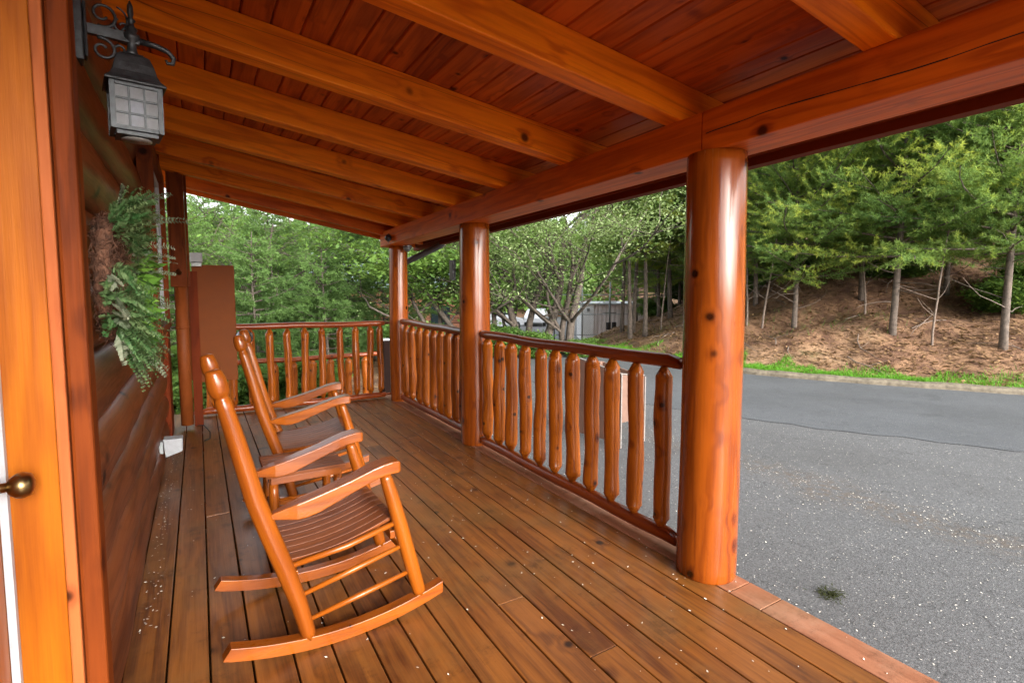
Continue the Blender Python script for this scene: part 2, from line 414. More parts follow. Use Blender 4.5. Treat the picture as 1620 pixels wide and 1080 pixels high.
# road: strip just inside the kerb line
def strip(name,d0,d1,zo,mat,nd=6,step=1):
    P=smoothpl(KERB,3); V=[];F=[]
    T=np.gradient(P,axis=0); T/=np.linalg.norm(T,axis=1)[:,None]; Nn=np.stack([T[:,1],-T[:,0]],1)
    for i in range(len(P)):
        for k in range(nd+1):
            d=d0+(d1-d0)*k/nd
            if k==nd and step: d+=.03*math.sin(i*1.3)+.03*math.sin(i*3.1)
            q=P[i]+Nn[i]*d; V.append((q[0],q[1],float(flat(*q)[0])+zo))
    m=nd+1
    for i in range(len(P)-1):
        for k in range(nd): a=i*m+k; F.append((a,a+1,a+m+1,a+m))
    me=bpy.data.meshes.new(name); me.from_pydata(V,[],F); me.update(); me.materials.append(mat)
    o=bpy.data.objects.new(name,me); COL.objects.link(o); o['kind']='structure'; return o
strip('road',.02,-3.75,.002,M['road'])
# kerb, swept profile
def kerb():
    P=smoothpl(KERB,3); T=np.gradient(P,axis=0); T/=np.linalg.norm(T,axis=1)[:,None]; Nn=np.stack([T[:,1],-T[:,0]],1)
    prof=[(.0,-.1),(.0,.05),(.03,.085),(.14,.10),(.17,.09),(.17,-.1)]
    mb=MB(); V=[];G=[];F=[];n=len(prof)
    for i in range(len(P)):
        for d,z in prof:
            q=P[i]+Nn[i]*(d+.012*math.sin(i*2.1)); V.append((q[0],q[1],float(flat(*q)[0])+z+.006*math.sin(i*1.7))); G.append((0,0,0))
    for i in range(len(P)-1):
        for k in range(n-1): a=i*n+k; F.append((a,a+1,a+n+1,a+n))
    mb.add(V,F,G); o=mb.build('kerb',M['concrete']); o['kind']='structure'
kerb()

# ------------------------------------------------------------------ porch geometry functions
def zb_beam(y): return 2.05-.0165*(y-.87)       # underside of the eave beam
def jz(x,y):                                     # underside of the joists
    a=2.50+.012*(y-1.77); b=2.235-.0165*(y-.87)
    t=(x+.28)/2.30
    return a+(b-a)*t
Y0,Y1=-1.3,6.86
# deck
def deck():
    mb=MB(); r=random.Random(3)
    pitch=.1385; x=-.153-pitch*2
    joints={}
    i=0
    while x<2.03:
        x0,x1=x+.0035,x+pitch-.0035
        if x0>-.5:
            cuts=[Y0]
            if abs(x-1.09)<.07: cuts+= [1.93,5.3]
            elif abs(x-1.23)<.07: cuts+= [1.46,4.6]
            elif i%3==0: cuts+= [r.uniform(3.5,6)]
            cuts.append(6.93)
            for a,b in zip(cuts[:-1],cuts[1:]):
                dz=r.uniform(-.0012,.0012)
                mb.box((x0,a+.002,-.038),(x1,b-.002,dz),axis=1)
        x+=pitch; i+=1
    o=mb.build('deck',M['deck'],bevel=.003); o['kind']='structure'
    mb=MB()
    for a,b in ((Y0,1.30),(1.304,1.46),(1.464,4.2),(4.204,6.93)):
        mb.box((x+.0035,a,-.036),(2.225,b,.001),axis=1)
    o2=mb.build('deck_edge_board',M['deckedge'],bevel=.003); o2['kind']='structure'
    mb=MB(); mb.box((2.17,Y0,-.24),(2.20,6.9,-.0365),axis=1); mb.box((-.3,6.88,-.75),(2.16,6.91,-.0365),axis=0)
    for yy in (0,2,4,6): mb.box((-.3,yy,-.22),(2.165,yy+.04,-.0385),axis=0)
    o3=mb.build('deck_skirt',M['fascia']); o3['kind']='structure'
deck()

# ------------------------------------------------------------------ the cabin
CAB=thing('log_cabin',(-.5,3,0),'orange stained log cabin with the covered porch the camera stands on','cabin')
def log_wall():
    mb=MB(); z=-.06; seg=10
    k=0
    while z<2.95:
        r=(rnd.uniform(0,60),rnd.uniform(0,60),rnd.uniform(0,60)); V=[];G=[];F=[]
        ys=np.linspace(1.80,5.85,30); h=.25
        for yi,y in enumerate(ys):
            for s_ in range(seg+1):
                a=-PI/2+PI*s_/seg
                bul=-.035+.090*max(0,math.cos(a))**.75+.004*math.sin(y*3+k*2)+.003*math.sin(y*11+k)
                V.append((-.335+bul,y,z+h/2+math.sin(a)*h/2)); G.append((y+r[0],math.cos(a)*.1+r[1],math.sin(a)*h/2+r[2]))
        m=seg+1
        for i in range(len(ys)-1):
            for s_ in range(seg): a=i*m+s_; F.append((a,a+1,a+m+1,a+m)[::-1])
        mb.add(V,F,G,True)
        # end face of the log at the corner
        e=(len(ys)-1)*m
        mb.add([V[e+i] for i in range(m)]+[(-.62,ys[-1],z),(-.62,ys[-1],z+h)],[tuple(range(m))+(m+1,m)],[G[e+i] for i in range(m)]+[(0,0,0),(0,0,0)])
        z+=h; k+=1
    mb.box((-.65,1.82,-.3),(-.345,5.84,3.2),axis=1)
    return mb.build('log_wall',M['log'],CAB)
log_wall()
# door set in the near end of the wall
mb=MB(); mb.box((-.48,.78,.03),(-.437,1.70,2.12),axis=2)
door=mb.build('door',M['jamb'],CAB,bevel=.003)
mb=MB(); mb.lathe((-.437,1.63,.94),[(.032,0),(.032,.006),(.012,.012),(.011,.035),(.020,.040),(.029,.052),(.031,.064),(.026,.078),(.012,.084)],22,'x')
mb.build('door_knob',M['brass'],door)
mb=MB(); mb.box((-.436,1.70,.03),(-.420,1.719,2.1),axis=2)
mb.build('weatherstrip',M['white'],door)
mb=MB(); mb.box((-.56,1.722,-.0),(-.325,1.752,2.9),axis=2)
mb.build('door_jamb',M['jamb'],CAB,bevel=.003)
mb=MB(); mb.box((-.323,1.708,.0),(-.2985,1.80,2.9),axis=2)
mb.box((-.56,.72,2.14),(-.40,1.72,2.9),axis=0)
mb.build('door_stop',M['strip'],CAB,bevel=.004)
mb=MB(); mb.box((-.2965,1.712,0),(-.249,1.80,2.9),axis=2); mb.build('door_casing',M['trim'],CAB,bevel=.009)
# house front beyond the door (behind the camera)
mb=MB(); mb.box((-.56,Y0,-.2),(-.36,.70,2.9),axis=1); mb.build('wall_section',M['log'],CAB)
# window
mb=MB(); 
wy0,wy1,wz0,wz1=4.05,5.45,1.16,2.36
mb.box((-.30,wy0,wz0-.06),(-.215,wy0+.075,wz1+.5),axis=2)
mb.box((-.30,wy1-.075,wz0-.06),(-.215,wy1,wz1+.02),axis=2)
mb.box((-.30,wy0+.077,wz1-.05),(-.218,wy1-.077,wz1+.03),axis=1)
mb.box((-.30,wy0+.077,wz0-.06),(-.205,wy1-.077,wz0),axis=1)
win=mb.build('window',M['trim'],CAB,bevel=.004)
mb=MB()
for a,b in ((wy0+.08,wy0+.12),(wy1-.12,wy1-.08)): mb.box((-.285,a,wz0+.002),(-.250,b,wz1-.052),axis=2)
mb.box((-.285,wy0+.122,wz0+.002),(-.252,wy1-.122,wz0+.05),axis=1); mb.box((-.285,wy0+.122,wz1-.10),(-.252,wy1-.122,wz1-.052),axis=1)
mb.build('window_frame',M['white'],win,bevel=.003)
mb=MB(); mb.box((-.278,wy0+.10,wz0+.03),(-.272,wy1-.10,wz1-.08)); mb.build('pane',plain('window_glass',(.42,.43,.42),.12,0,.15,2,coat=1),win)
# corner boards and conduit
mb=MB(); mb.box((-.225,6.05,1.44),(-.085,6.17,2.62),axis=2); mb.box((-.083,6.06,1.45),(-.060,6.15,2.60),axis=2)
mb.build('corner_box',M['trim'],CAB,bevel=.004)
mb=MB(); mb.lathe((-.155,6.048,1.58),[(.028,0),(.028,-.006),(.010,-.012),(.008,-.06)][::-1],12,'y'); mb.tube([(-.155,5.99,1.58),(-.21,5.93,1.575),(-.25,5.9,1.57)],[.006]*3,6)
mb.build('hose_hook',M['brass'],CAB)
mb=MB(); mb.tube([(-.145,6.12,1.44),(-.145,6.12,.8),(-.14,6.12,.05)],[.056,.056,.056],18); mb.tube([(-.145,6.12,1.02),(-.145,6.12,1.05)],[.060]*2,18)
mb.build('conduit_pipe',M['pipe'],CAB)
mb=MB(); mb.box((-.08,6.25,0.0),(.0,6.33,1.6),axis=2); mb.box((-.345,5.86,-.2),(-.26,6.3,2.8),axis=2)
mb.build('corner_post',M['fascia'],CAB,bevel=.004)
# posts
def post(x,y,r,seed,tag_):
    mb=MB(); n=40; z1=zb_beam(y); pts=[];rad=[]
    for i in range(n+1):
        z=z1*i/n; pts.append((x+.006*math.sin(z*2+seed),y+.006*math.cos(z*1.6+seed),z)); rad.append(r*(1-.02*z+.008*math.sin(z*5+seed)))
    rad[0]*=.975; rad[-1]*=.985
    pts.insert(1,Vector(pts[0])+Vector((0,0,.008))); rad.insert(1,rad[1])
    mb.tube(pts,rad,40,.006,seed); 
    o=mb.build('post',M['post'],CAB); return o
post(2.13,1.645,.142,1,0); post(2.16,4.225,.142,2,0); post(2.185,6.40,.120,3,0)
# eave beam
mb=MB()
def yslab(mb,x0,x1,z0f,h,ya,yb,n=6,axis=1):
    ys=[ya+(yb-ya)*i/n for i in range(n+1)]; off=(rnd.uniform(0,60),rnd.uniform(0,60),rnd.uniform(0,60))
    V=[];G=[]
    for y in ys:
        z=z0f(y)
        for xx,zz in ((x0,z),(x1,z),(x1,z+h),(x0,z+h)): V.append((xx,y,zz)); G.append((y+off[0],xx+off[1],zz-z+off[2]))
    F=[]
    for i in range(n):
        for k in range(4): a=i*4+k;b=i*4+(k+1)%4; F.append((a,b,b+4,a+4))
    F.append((3,2,1,0)); F.append(tuple(n*4+k for k in range(4)))
    mb.add(V,F,G)
yslab(mb,2.02,2.262,zb_beam,.186,Y0,1.648); mb.build('beam',M['beam'],CAB,bevel=.006)
mb=MB(); yslab(mb,2.023,2.262,zb_beam,.186,1.652,6.62); mb.build('beam',M['beam'],CAB,bevel=.006)
mb=MB(); cp=[(1.625,2.118),(1.58,2.121),(1.45,2.124),(1.33,2.131),(1.23,2.130),(1.1,2.126),(.938,2.121),(.82,2.118),(.726,2.119),(.63,2.124),(.50,2.127),(.3,2.130)]
for (ya,za),(yb,zb_) in zip(cp[:-1],cp[1:]):
    h_=.0012+.0012*math.sin(ya*9)**2
    mb.hexa([(2.0185,yb,zb_-h_),(2.03,yb,zb_-h_),(2.03,ya,za-h_),(2.0185,ya,za-h_),(2.0185,yb,zb_+h_),(2.03,yb,zb_+h_),(2.03,ya,za+h_),(2.0185,ya,za+h_)])
mb.build('beam_check',plain('dark_check',(.03,.008,.004),.9,0,.2,9),CAB)
# joists
XE=2.56
JY=[-.10,.87,1.77,2.65,3.48,4.36,5.20,5.92]
for i,y in enumerate(JY):
    mb=MB(); wj=.108; n=5; off=(rnd.uniform(0,60),rnd.uniform(0,60),rnd.uniform(0,60))
    V=[];G=[];F=[]
    for k in range(n+1):
        x=-.40+(XE+.40)*k/n
        for yy,dz in ((y,0),(y+wj,0),(y+wj,.172),(y,.172)):
            V.append((x,yy,jz(x,y)+dz)); G.append((x+off[0],yy-y+off[1],dz+off[2]))
    for k in range(n):
        for q in range(4): a=k*4+q;b=k*4+(q+1)%4; F.append((b,a,a+4,b+4))
    F.append((0,1,2,3)); F.append(tuple(n*4+q for q in (3,2,1,0)))
    mb.add(V,F,G); mb.build('joist',M['joist'],CAB,bevel=.006)
# gable-end rafter pair
for (a,b,dz,h) in ((6.50,6.60,-.035,.19),(6.78,6.83,-.05,.22)):
    mb=MB(); V=[];G=[];F=[]
    for k in range(3):
        x=-.40+(XE+.40)*k/2
        for yy,z in ((a,dz),(b,dz),(b,dz+h),(a,dz+h)): V.append((x,yy,jz(x,a)+z)); G.append((x+31,yy+5,z+9*a))
    for k in range(2):
        for q in range(4): p=k*4+q;r_=k*4+(q+1)%4; F.append((r_,p,p+4,r_+4))
    F.append((0,1,2,3)); F.append((11,10,9,8))
    mb.add(V,F,G); mb.build('end_rafter',M['beam'],CAB,bevel=.005)
# ceiling boards
mb=MB(); x=-.42; k=0
while x<XE:
    x0,x1=x+.0015,x+.1235
    off=(rnd.uniform(0,60),rnd.uniform(0,60),rnd.uniform(0,60)); V=[];G=[];F=[]; n=8
    for i in range(n+1):
        y=Y0+(6.86-Y0)*i/n
        za=jz(x0,y)+.173; zc=jz(x1,y)+.173
        for xx,zz in ((x0,za+.008),(x0+.006,za),(x1-.006,zc),(x1,zc+.008),(x1,zc+.02),(x0,za+.02)):
            V.append((xx,y,zz)); G.append((y+off[0],xx+off[1],off[2]))
    for i in range(n):
        for q in range(6): a=i*6+q;b=i*6+(q+1)%6; F.append((a,b,b+6,a+6))
    F.append((5,4,3,2,1,0)); F.append(tuple(n*6+q for q in range(6)))
    mb.add(V,F,G); x+=.125; k+=1
mb.build('ceiling',M['ceiling'],CAB)
mb=MB(); yslab(mb,-.6,XE+.12,lambda y:0,.0,Y0,6.9) if False else None
V=[];G=[];F=[]; xs_=[-.9+(XE+1.0)*k/6 for k in range(7)]; ys_=[Y0-.05+(6.92-Y0+.05)*k/8 for k in range(9)]
for x in xs_:
    for y in ys_:
        for dz in (.20,.26): V.append((x,y,jz(x,y)+dz)); G.append((x,y,dz))
for a in range(6):
    for b in range(8):
        p=(a*9+b)*2; q=p+18
        F+=[(p,p+2,q+2,q),(p+1,q+1,q+3,p+3)]
        if a==0: F.append((p,p+1,p+3,p+2))
        if a==5: F.append((q,q+2,q+3,q+1))
        if b==0: F.append((p,q,q+1,p+1))
        if b==7: F.append((p+2,p+3,q+3,q+2))
mb.add(V,F,G); mb.build('roof',M['gutter'],CAB)
# fascia and gutter
mb=MB(); yslab(mb,XE+.002,XE+.035,lambda y:jz(XE,y)-.035,.25,Y0,6.88); mb.build('fascia',M['fascia'],CAB,bevel=.003)
mb=MB(); V=[];G=[];F=[]
prof=[(XE+.037,.07),(XE+.037,-.06),(XE+.105,-.06),(XE+.125,-.02),(XE+.128,.03),(XE+.145,.055),(XE+.145,.075),(XE+.137,.075),(XE+.117,.03),(XE+.10,-.05),(XE+.045,-.05),(XE+.045,.07)]
ys=[Y0,1,3,5,6.95]
for y in ys:
    for x,z in prof: V.append((x,y,jz(XE,y)+z-.02)); G.append((0,0,0))
n=len(prof)
for i in range(len(ys)-1):
    for q in range(n): a=i*n+q;b=i*n+(q+1)%n; F.append((b,a,a+n,b+n))
mb.add(V,F,G); gut=mb.build('gutter',M['fascia'],CAB)
mb=MB()
mb.tube([(2.64,6.05,2.05),(2.64,6.05,2.0),(2.62,6.07,1.965),(2.34,6.50,1.78),(2.31,6.54,1.74),(2.30,6.55,.2),(2.30,6.55,-.5)],[.040]*7,12)
mb.build('downspout',M['darkpipe'],CAB)

# ------------------------------------------------------------------ fixtures
t=thing('spotlight',(2.0,6.28,2.0),'small silver spotlight with dark lens on the far end of the eave beam','light')
mb=MB(); mb.lathe((2.022,6.25,2.045),[(.05,0),(.05,-.012),(.03,-.02)],18,'x'); mb.tube([(2.0,6.25,2.045),(1.965,6.10,2.03)],[.03,.042],16); mb.build('body',M['silver'],t)
mb=MB(); mb.tube([(1.9648,6.099,2.03),(1.963,6.09,2.0295)],[.033,.033],14); mb.build('lens',M['carglass'],t)
t=thing('dome_sensor',(2.2,6.2,1.96),'dark grey dome sensor under the beam beside the far corner post','sensor')
zz=zb_beam(6.2); mb=MB(); mb.lathe((2.235,6.2,zz-.001),[(.055,0),(.055,-.02)][::-1],18); mb.build('base',M['silver'],t)
mb=MB(); mb.lathe((2.235,6.2,zz-.02),[(.012,-.062),(.034,-.05),(.047,-.03),(.05,0)],18); mb.build('dome',M['grey'],t)
mb=MB(); mb.box((1.985,4.32,1.50),(2.015,4.40,1.68)); mb.box((1.982,4.33,1.53),(1.986,4.39,1.65))
t=tag(mb.build('switch_box',M['black'],off=(2.0,4.36,1.5),bevel=.004),'small black switch box on the side of the middle log post','box')

t=thing('electrical_panel',(.15,6.6,.4),'tall plain brown electrical panel at the end of the porch wall','panel')
mb=MB(); mb.box((-.050,6.55,.405),(.352,6.72,1.68)); mb.build('cabinet',M['panel'],t,bevel=.006)
mb=MB(); mb.box((-.112,6.57,.43),(-.052,6.70,1.55)); mb.build('side_cover',M['panel'],t,bevel=.004)
mb=MB(); mb.lathe((.43,6.53,.88),[(.088,0),(.088,.035),(.080,.05)],24,'y',M4=None); mb.build('meter_ring',M['silver'],t)
mb=MB(); mb.lathe((.43,6.50,.88),[(.045,-.03),(.066,-.02),(.07,.025)],24,'y'); mb.build('meter_glass',M['carglass'],t)
t=thing('porch_light',(.0,6.5,1.7),'small white box light above the brown panel','light')
mb=MB(); mb.box((-.06,6.42,1.70),(.055,6.52,1.80)); mb.build('housing',M['white'],t,bevel=.008)
mb=MB(); mb.box((-.05,6.40,1.655),(.045,6.50,1.697)); mb.build('lamp_base',M['grey'],t,bevel=.004)
t=thing('outlet_cover',(-.27,5.0,.17),'white weatherproof outlet cover low on the log wall','outlet')
mb=MB(); mb.hexa([(-.262,4.72,.12),(-.150,4.72,.155),(-.150,4.84,.155),(-.262,4.84,.12),(-.275,4.72,.262),(-.145,4.72,.255),(-.145,4.84,.255),(-.275,4.84,.262)]); mb.build('cover',M['white'],t,bevel=.006)
mb=MB(); mb.box((-.30,4.74,.15),(-.276,4.82,.24)); mb.build('back_box',M['galv'],t)
mb=MB(); mb.tube([(-.05,6.2,.012),(.0,6.1,.03),(.05,5.85,.012),(.045,5.6,.008),(.0,5.55,.007)],[.005]*5,6); tag(mb.build('cable',M['rubber'],off=(0,6,0)),'short black cable lying on the deck near the brown panel','cable')

# wall lantern -------------------------------------------------
LX,LY=-.150,2.10
t=thing('wall_lantern',(-.28,LY,2.2),'weathered black iron lantern with frosted panes and scrolled bracket on the log wall','lantern')
def tb(mb,p,r,seg=8): mb.tube(p,[r]*len(p) if not isinstance(r,list) else r,seg)
mb=MB(); mb.box((-.305,LY-.035,2.10),(-.272,LY+.035,2.295)); mb.box((-.271,LY-.026,2.115),(-.262,LY+.026,2.28)); mb.build('wall_plate',M['iron'],t,bevel=.008)
mb=MB()
mb.box((-.262,LY-.010,2.193),(-.13,LY+.010,2.222))
def spiral(cx,cz,r0,r1,a0,a1,n=22,rt=.0055,y=LY):
    pts=[];rr=[]
    for i in range(n+1):
        q=i/n; a=a0+(a1-a0)*q; r=r0+(r1-r0)*q
        pts.append((cx+math.cos(a)*r,y,cz+math.sin(a)*r)); rr.append(rt*(1-.3*q))
    mb.tube(pts,rr,7)
spiral(-.222,2.262,.040,.012,R(-110),R(330)); spiral(-.172,2.240,.024,.007,R(120),R(520),rt=.0045)
spiral(-.225,2.155,.036,.010,R(110),R(-330)); spiral(-.180,2.165,.018,.006,R(-120),R(-480),rt=.0045)
spiral(-.200,2.27,.05,.03,R(-60),R(60),10,.004)
mb.tube([(-.13,LY,2.207),(-.085,LY,2.205),(-.052,LY,2.196),(-.036,LY,2.178),(-.040,LY,2.160),(-.055,LY,2.158),(-.058,LY,2.168)],[.011,.010,.009,.008,.007,.006,.005],8)
mb.lathe((LX,LY,2.15),[(.024,0),(.014,.02),(.012,.045),(.022,.055),(.024,.068),(.014,.078),(.018,.088),(.010,.098),(.008,.108),(.014,.116),(.006,.124),(.009,.138),(.008,.160),(.002,.176)],14)
mb.build('bracket',M['iron'],t)
mb=MB(); n=4
def sq(hw,z): return [(LX-hw,LY-hw,z),(LX+hw,LY-hw,z),(LX+hw,LY+hw,z),(LX-hw,LY+hw,z)]
rings=[sq(.024,2.155),sq(.042,2.142),sq(.052,2.115),sq(.058,2.088),(sq(.066,2.070)),sq(.080,2.056),sq(.080,2.048),sq(.060,2.052)]
V=[p for r_ in rings for p in r_]; F=[]
for i in range(len(rings)-1):
    for k in range(4): F.append((i*4+(k+1)%4,i*4+k,i*4+4+k,i*4+4+(k+1)%4))
F.append((3,2,1,0)); F.append(tuple((len(rings)-1)*4+k for k in range(4)))
F=[f[::-1] for f in F]
mb.add(V,F,[(0,0,0)]*len(V)); mb.build('hood',M['iron'],t,bevel=.003)
mb=MB(); hw=.062; z0,z1=1.905,2.051
for sx in (-1,1):
    for sy in (-1,1): mb.box((LX+sx*hw-.007,LY+sy*hw-.007,z0),(LX+sx*hw+.007,LY+sy*hw+.007,z1),axis=2)
for sx in (-1,1):
    for zz_ in (z0,z1-.012): mb.box((LX+sx*hw-.006,LY-hw+.008,zz_),(LX+sx*hw+.006,LY+hw-.008,zz_+.012)); mb.box((LX-hw+.008,LY+sx*hw-.006,zz_),(LX+hw-.008,LY+sx*hw+.006,zz_+.012))
    for q in (-1,1):
        mb.box((LX+sx*hw-.003,LY+q*.020-.003,z0+.013),(LX+sx*hw+.003,LY+q*.020+.003,z1-.013)); mb.box((LX+q*.020-.003,LY+sx*hw-.003,z0+.013),(LX+q*.020+.003,LY+sx*hw+.003,z1-.013))
        zc=(z0+z1)/2+q*.022
        mb.box((LX+sx*hw-.0035,LY-hw+.008,zc-.003),(LX+sx*hw+.0035,LY+hw-.008,zc+.003)); mb.box((LX-hw+.008,LY+sx*hw-.0035,zc-.003),(LX+hw-.008,LY+sx*hw+.0035,zc+.003))
mb.box((LX-hw+.008,LY-hw+.008,z0-.012),(LX+hw-.008,LY+hw-.008,z0+.001))
mb.build('cage',M['iron'],t)
h2=hw-.001
fg=plain('smoky_pane',(.26,.27,.30),.38,0,.25,60,trans=.75)
for a,b in (((-h2+.006,-h2),(h2-.006,-h2+.002)),((-h2+.006,h2-.002),(h2-.006,h2)),((-h2,-h2+.006),(-h2+.002,h2-.006)),((h2-.002,-h2+.006),(h2,h2-.006))):
    mb=MB(); mb.box((LX+a[0],LY+a[1],z0+.012),(LX+b[0],LY+b[1],z1-.012)); mb.build('pane',fg,t)
mb=MB(); mb.lathe((LX,LY,z0+.03),[(.008,0),(.012,.012),(.024,.035),(.026,.055),(.018,.075),(.006,.084)],16); mb.build('bulb',plain('bulb_glow',(.8,.8,.8),.3,0,0,5,emit=((.72,.78,1),.10)),t)
mb=MB(); mb.lathe((LX,LY,z0-.018),[(.042,0),(.042,.004)],24); mb.build('bottom_pane',plain('lower_pane',(.20,.19,.18),.3,0,.2,40),t)

t.rotation_euler=(0,0,R(9))
# ------------------------------------------------------------------ wreath
WC=Vector((-.245,2.18,1.44)); WR=.185
t=thing('wreath',WC,'green fern and leaf wreath hanging on the log wall by the door','wreath')
mb=MB(); pts=[];rad=[]
for i in range(49):
    a=2*PI*i/48; pts.append(WC+Vector((0,math.cos(a)*WR,math.sin(a)*WR))); rad.append(.021*(1+.18*math.sin(i*3.3)+.12*math.sin(i*7.1)))
mb.tube(pts,rad,12,.12,3,caps=False)
for i in range(2600):      # strands of moss
    a=rnd.uniform(0,2*PI); b=rnd.uniform(0,2*PI); q=rnd.uniform(.018,.034); rr=WR+q*math.cos(b)
    p=WC+Vector((q*math.sin(b),math.cos(a)*rr,math.sin(a)*rr)); tg=Vector((0,-math.sin(a),math.cos(a)))*rnd.choice((-1,1)); d=(tg*rnd.uniform(.2,1.2)+Vector((rnd.uniform(-.6,.9),rnd.uniform(-.7,.7),rnd.uniform(-.7,.7))))*.024
    mb.tube([p,p+d*.5+Vector((0,0,rnd.uniform(-.008,.008))),p+d],[.0013,.0012,.0006],3,caps=False)
mb.build('moss_ring',M['moss'],t)
def fronds(name,specs,mat,pw,seed):
    r=np.random.RandomState(seed); V=[];T=[]
    for (base,d,L,npair,ll,lw,curl) in specs:
        base=np.array(base);d=np.array(d)/np.linalg.norm(d); up=np.array((0,0,1.)); side=np.cross(d,up); side/=np.linalg.norm(side)+1e-6
        rot=r.uniform(0,PI); nrm=np.cross(side,d); side=side*math.cos(rot)+nrm*math.sin(rot)
        tv=r.uniform(0,1)
        prev=base
        for i in range(npair):
            q=(i+1)/npair; p=base+d*L*q+np.array((0,0,-curl*q*q*L))
            w_=.0015; V+= [prev-side*w_,prev+side*w_,p]; T+=[tv*.6]*3; prev=p
            l=ll*(1-.75*q)*(.6+.4*min(1,q*4))
            for sgn in (-1,1):
                dd=side*sgn*.9+d*.55; dd/=np.linalg.norm(dd); tip=p+dd*l+r.uniform(-.1,.1,3)*l; m=p+dd*l*.45; rl=r.normal(0,.6); pr=np.cross(dd,nrm)+nrm*rl; pr/=np.linalg.norm(pr)+1e-6
                V+=[p,m+pr*lw,tip,p,tip,m-pr*lw]; T+=[min(1,max(0,tv+r.uniform(-.25,.25)))]*6
    return trimesh(name,V,None,T,mat,t,off=parent_world(t))
def on_ring(a,b=0): 
    rr=WR+.035*math.cos(b); return WC+Vector((.03+.02*math.sin(b),math.cos(a)*rr,math.sin(a)*rr))
r_=random.Random(5)
sp=[]
for i in range(250):
    a=r_.uniform(R(-180),R(180)); 
    if r_.random()<.25: a=r_.uniform(0,2*PI)
    if R(142)<(a%(2*PI))<R(170): continue
    out=Vector((r_.uniform(.35,1.3),math.cos(a)*.8+r_.uniform(-.6,.5),math.sin(a)*.9+r_.uniform(-.5,.5)))
    if abs(math.sin(a))<.8 and math.cos(a)<0 and r_.random()<.6: out=Vector((r_.uniform(.7,1.5),r_.uniform(-.5,.5),r_.uniform(-.9,.6)))
    sp.append((on_ring(a,r_.uniform(-1.2,1.6)),out,r_.uniform(.07,.135),15,r_.uniform(.020,.036),.0050,r_.uniform(0,.4)))
for k in range(7): sp.append((on_ring(R(r_.uniform(176,218)),-1.0),(r_.uniform(-.08,.12),-1,r_.uniform(-.35,.25)),r_.uniform(.10,.145),13,.034,.0065,.15))
fronds('fern_sprays',sp,M['fern'],0,1)
sp=[]
for a,dr,L in [(R(80),(.9,.2,.5),.24),(R(60),(1,.1,.25),.26),(R(-80),(.3,.1,-1),.17),(R(-95),(.5,-.1,-1),.16),(R(-60),(.6,.2,-.9),.20),(R(190),(.1,-1,.05),.12),(R(200),(.2,-1,-.1),.12),(R(30),(1,.2,.1),.18),(R(-20),(1,0,.1),.17),(R(-40),(.8,0,-.5),.2),(R(100),(.3,-.3,1),.14),(R(-130),(.3,-.6,-.6),.12),(R(215),(.2,-.9,.0),.11),(R(70),(.7,.3,.9),.2),(R(-70),(.8,-.1,-.7),.18),(R(10),(1,-.3,.2),.2)]:
    for k in range(2): sp.append((on_ring(a+r_.uniform(-.15,.15)),(dr[0]+r_.uniform(-.2,.2),dr[1]+r_.uniform(-.2,.2),dr[2]+r_.uniform(-.2,.2)),L*.8,18,.034,.006,.2))
fronds('grey_fern_sprays',sp,M['ferngrey'],0,2)
V=[];T=[]
for i in range(44):
    a=r_.uniform(R(-55),R(30)); p=on_ring(a); d=Vector((r_.uniform(.5,1.2),r_.uniform(-.8,.4),r_.uniform(-.9,.5))).normalized(); L=r_.uniform(.05,.085); W=L*.3
    sd_=d.cross(Vector((r_.uniform(-1,1),r_.uniform(-1,1),1))).normalized(); nn=d.cross(sd_)*.012; p=p+d*.04; tv=r_.random()
    c=[p,p+d*L*.35+sd_*W,p+d*L*.75+sd_*W*.7,p+d*L,p+d*L*.75-sd_*W*.7,p+d*L*.35-sd_*W]; mid=[p+nn*0,p+d*L*.5-nn]
    for q in range(6): V+= [c[q],c[(q+1)%6],p+d*L*.5-nn]; T+=[tv]*3
trimesh('broad_leaves',[tuple(v) for v in V],None,T,M['bigleaf'],t,off=parent_world(t))

# ------------------------------------------------------------------ railings
def log_rail(mb,a,b,r,seed,wob=.05,n=26,endr=.6):
    a=Vector(a);b=Vector(b);pts=[];rad=[];L=(b-a).length; s_=rnd.uniform(0,9)
    side=Vector((0,0,1))
    for i in range(n+1):
        q=i/n; p=a.lerp(b,q)+side*(.006*math.sin(q*L*2.1+s_)+.003*math.sin(q*L*7+s_))
        pts.append(p); e=min(q,1-q)*L
        rad.append(r*(1 if e>.05 else endr+(1-endr)*math.sqrt(max(0,1-(1-e/.05)**2))))
    pts.insert(1,a.lerp(b,.012/L)); rad.insert(1,r*(endr+.25*(1-endr))); pts.insert(-1,b.lerp(a,.012/L)); rad.insert(-1,r*(endr+.25*(1-endr)))
    mb.tube(pts,rad,18,wob,seed)
def baluster_mesh(r,z0,z1,seed):
    mb=MB(); rr=random.Random(seed); pts=[];rad=[];n=22; p1,p2,p3=[rr.uniform(0,6) for _ in range(3)]
    c=.052
    pts+=[(0,0,z0),(0,0,z0+c)]; rad+=[r*.38,r*.98]
    for i in range(n+1):
        q=i/n; z=z0+c+.004+(z1-z0-2*c-.008)*q
        pts.append((.005*math.sin(z*6+p1)+.003*math.sin(z*15+p3),.005*math.cos(z*5+p2),z)); rad.append(r*(1+.045*math.sin(z*8+p1)+.03*math.sin(z*19+p2)))
    pts+=[(0,0,z1-c),(0,0,z1)]; rad+=[r*.98,r*.36]
    mb.tube(pts,rad,14,.03,seed); return mb
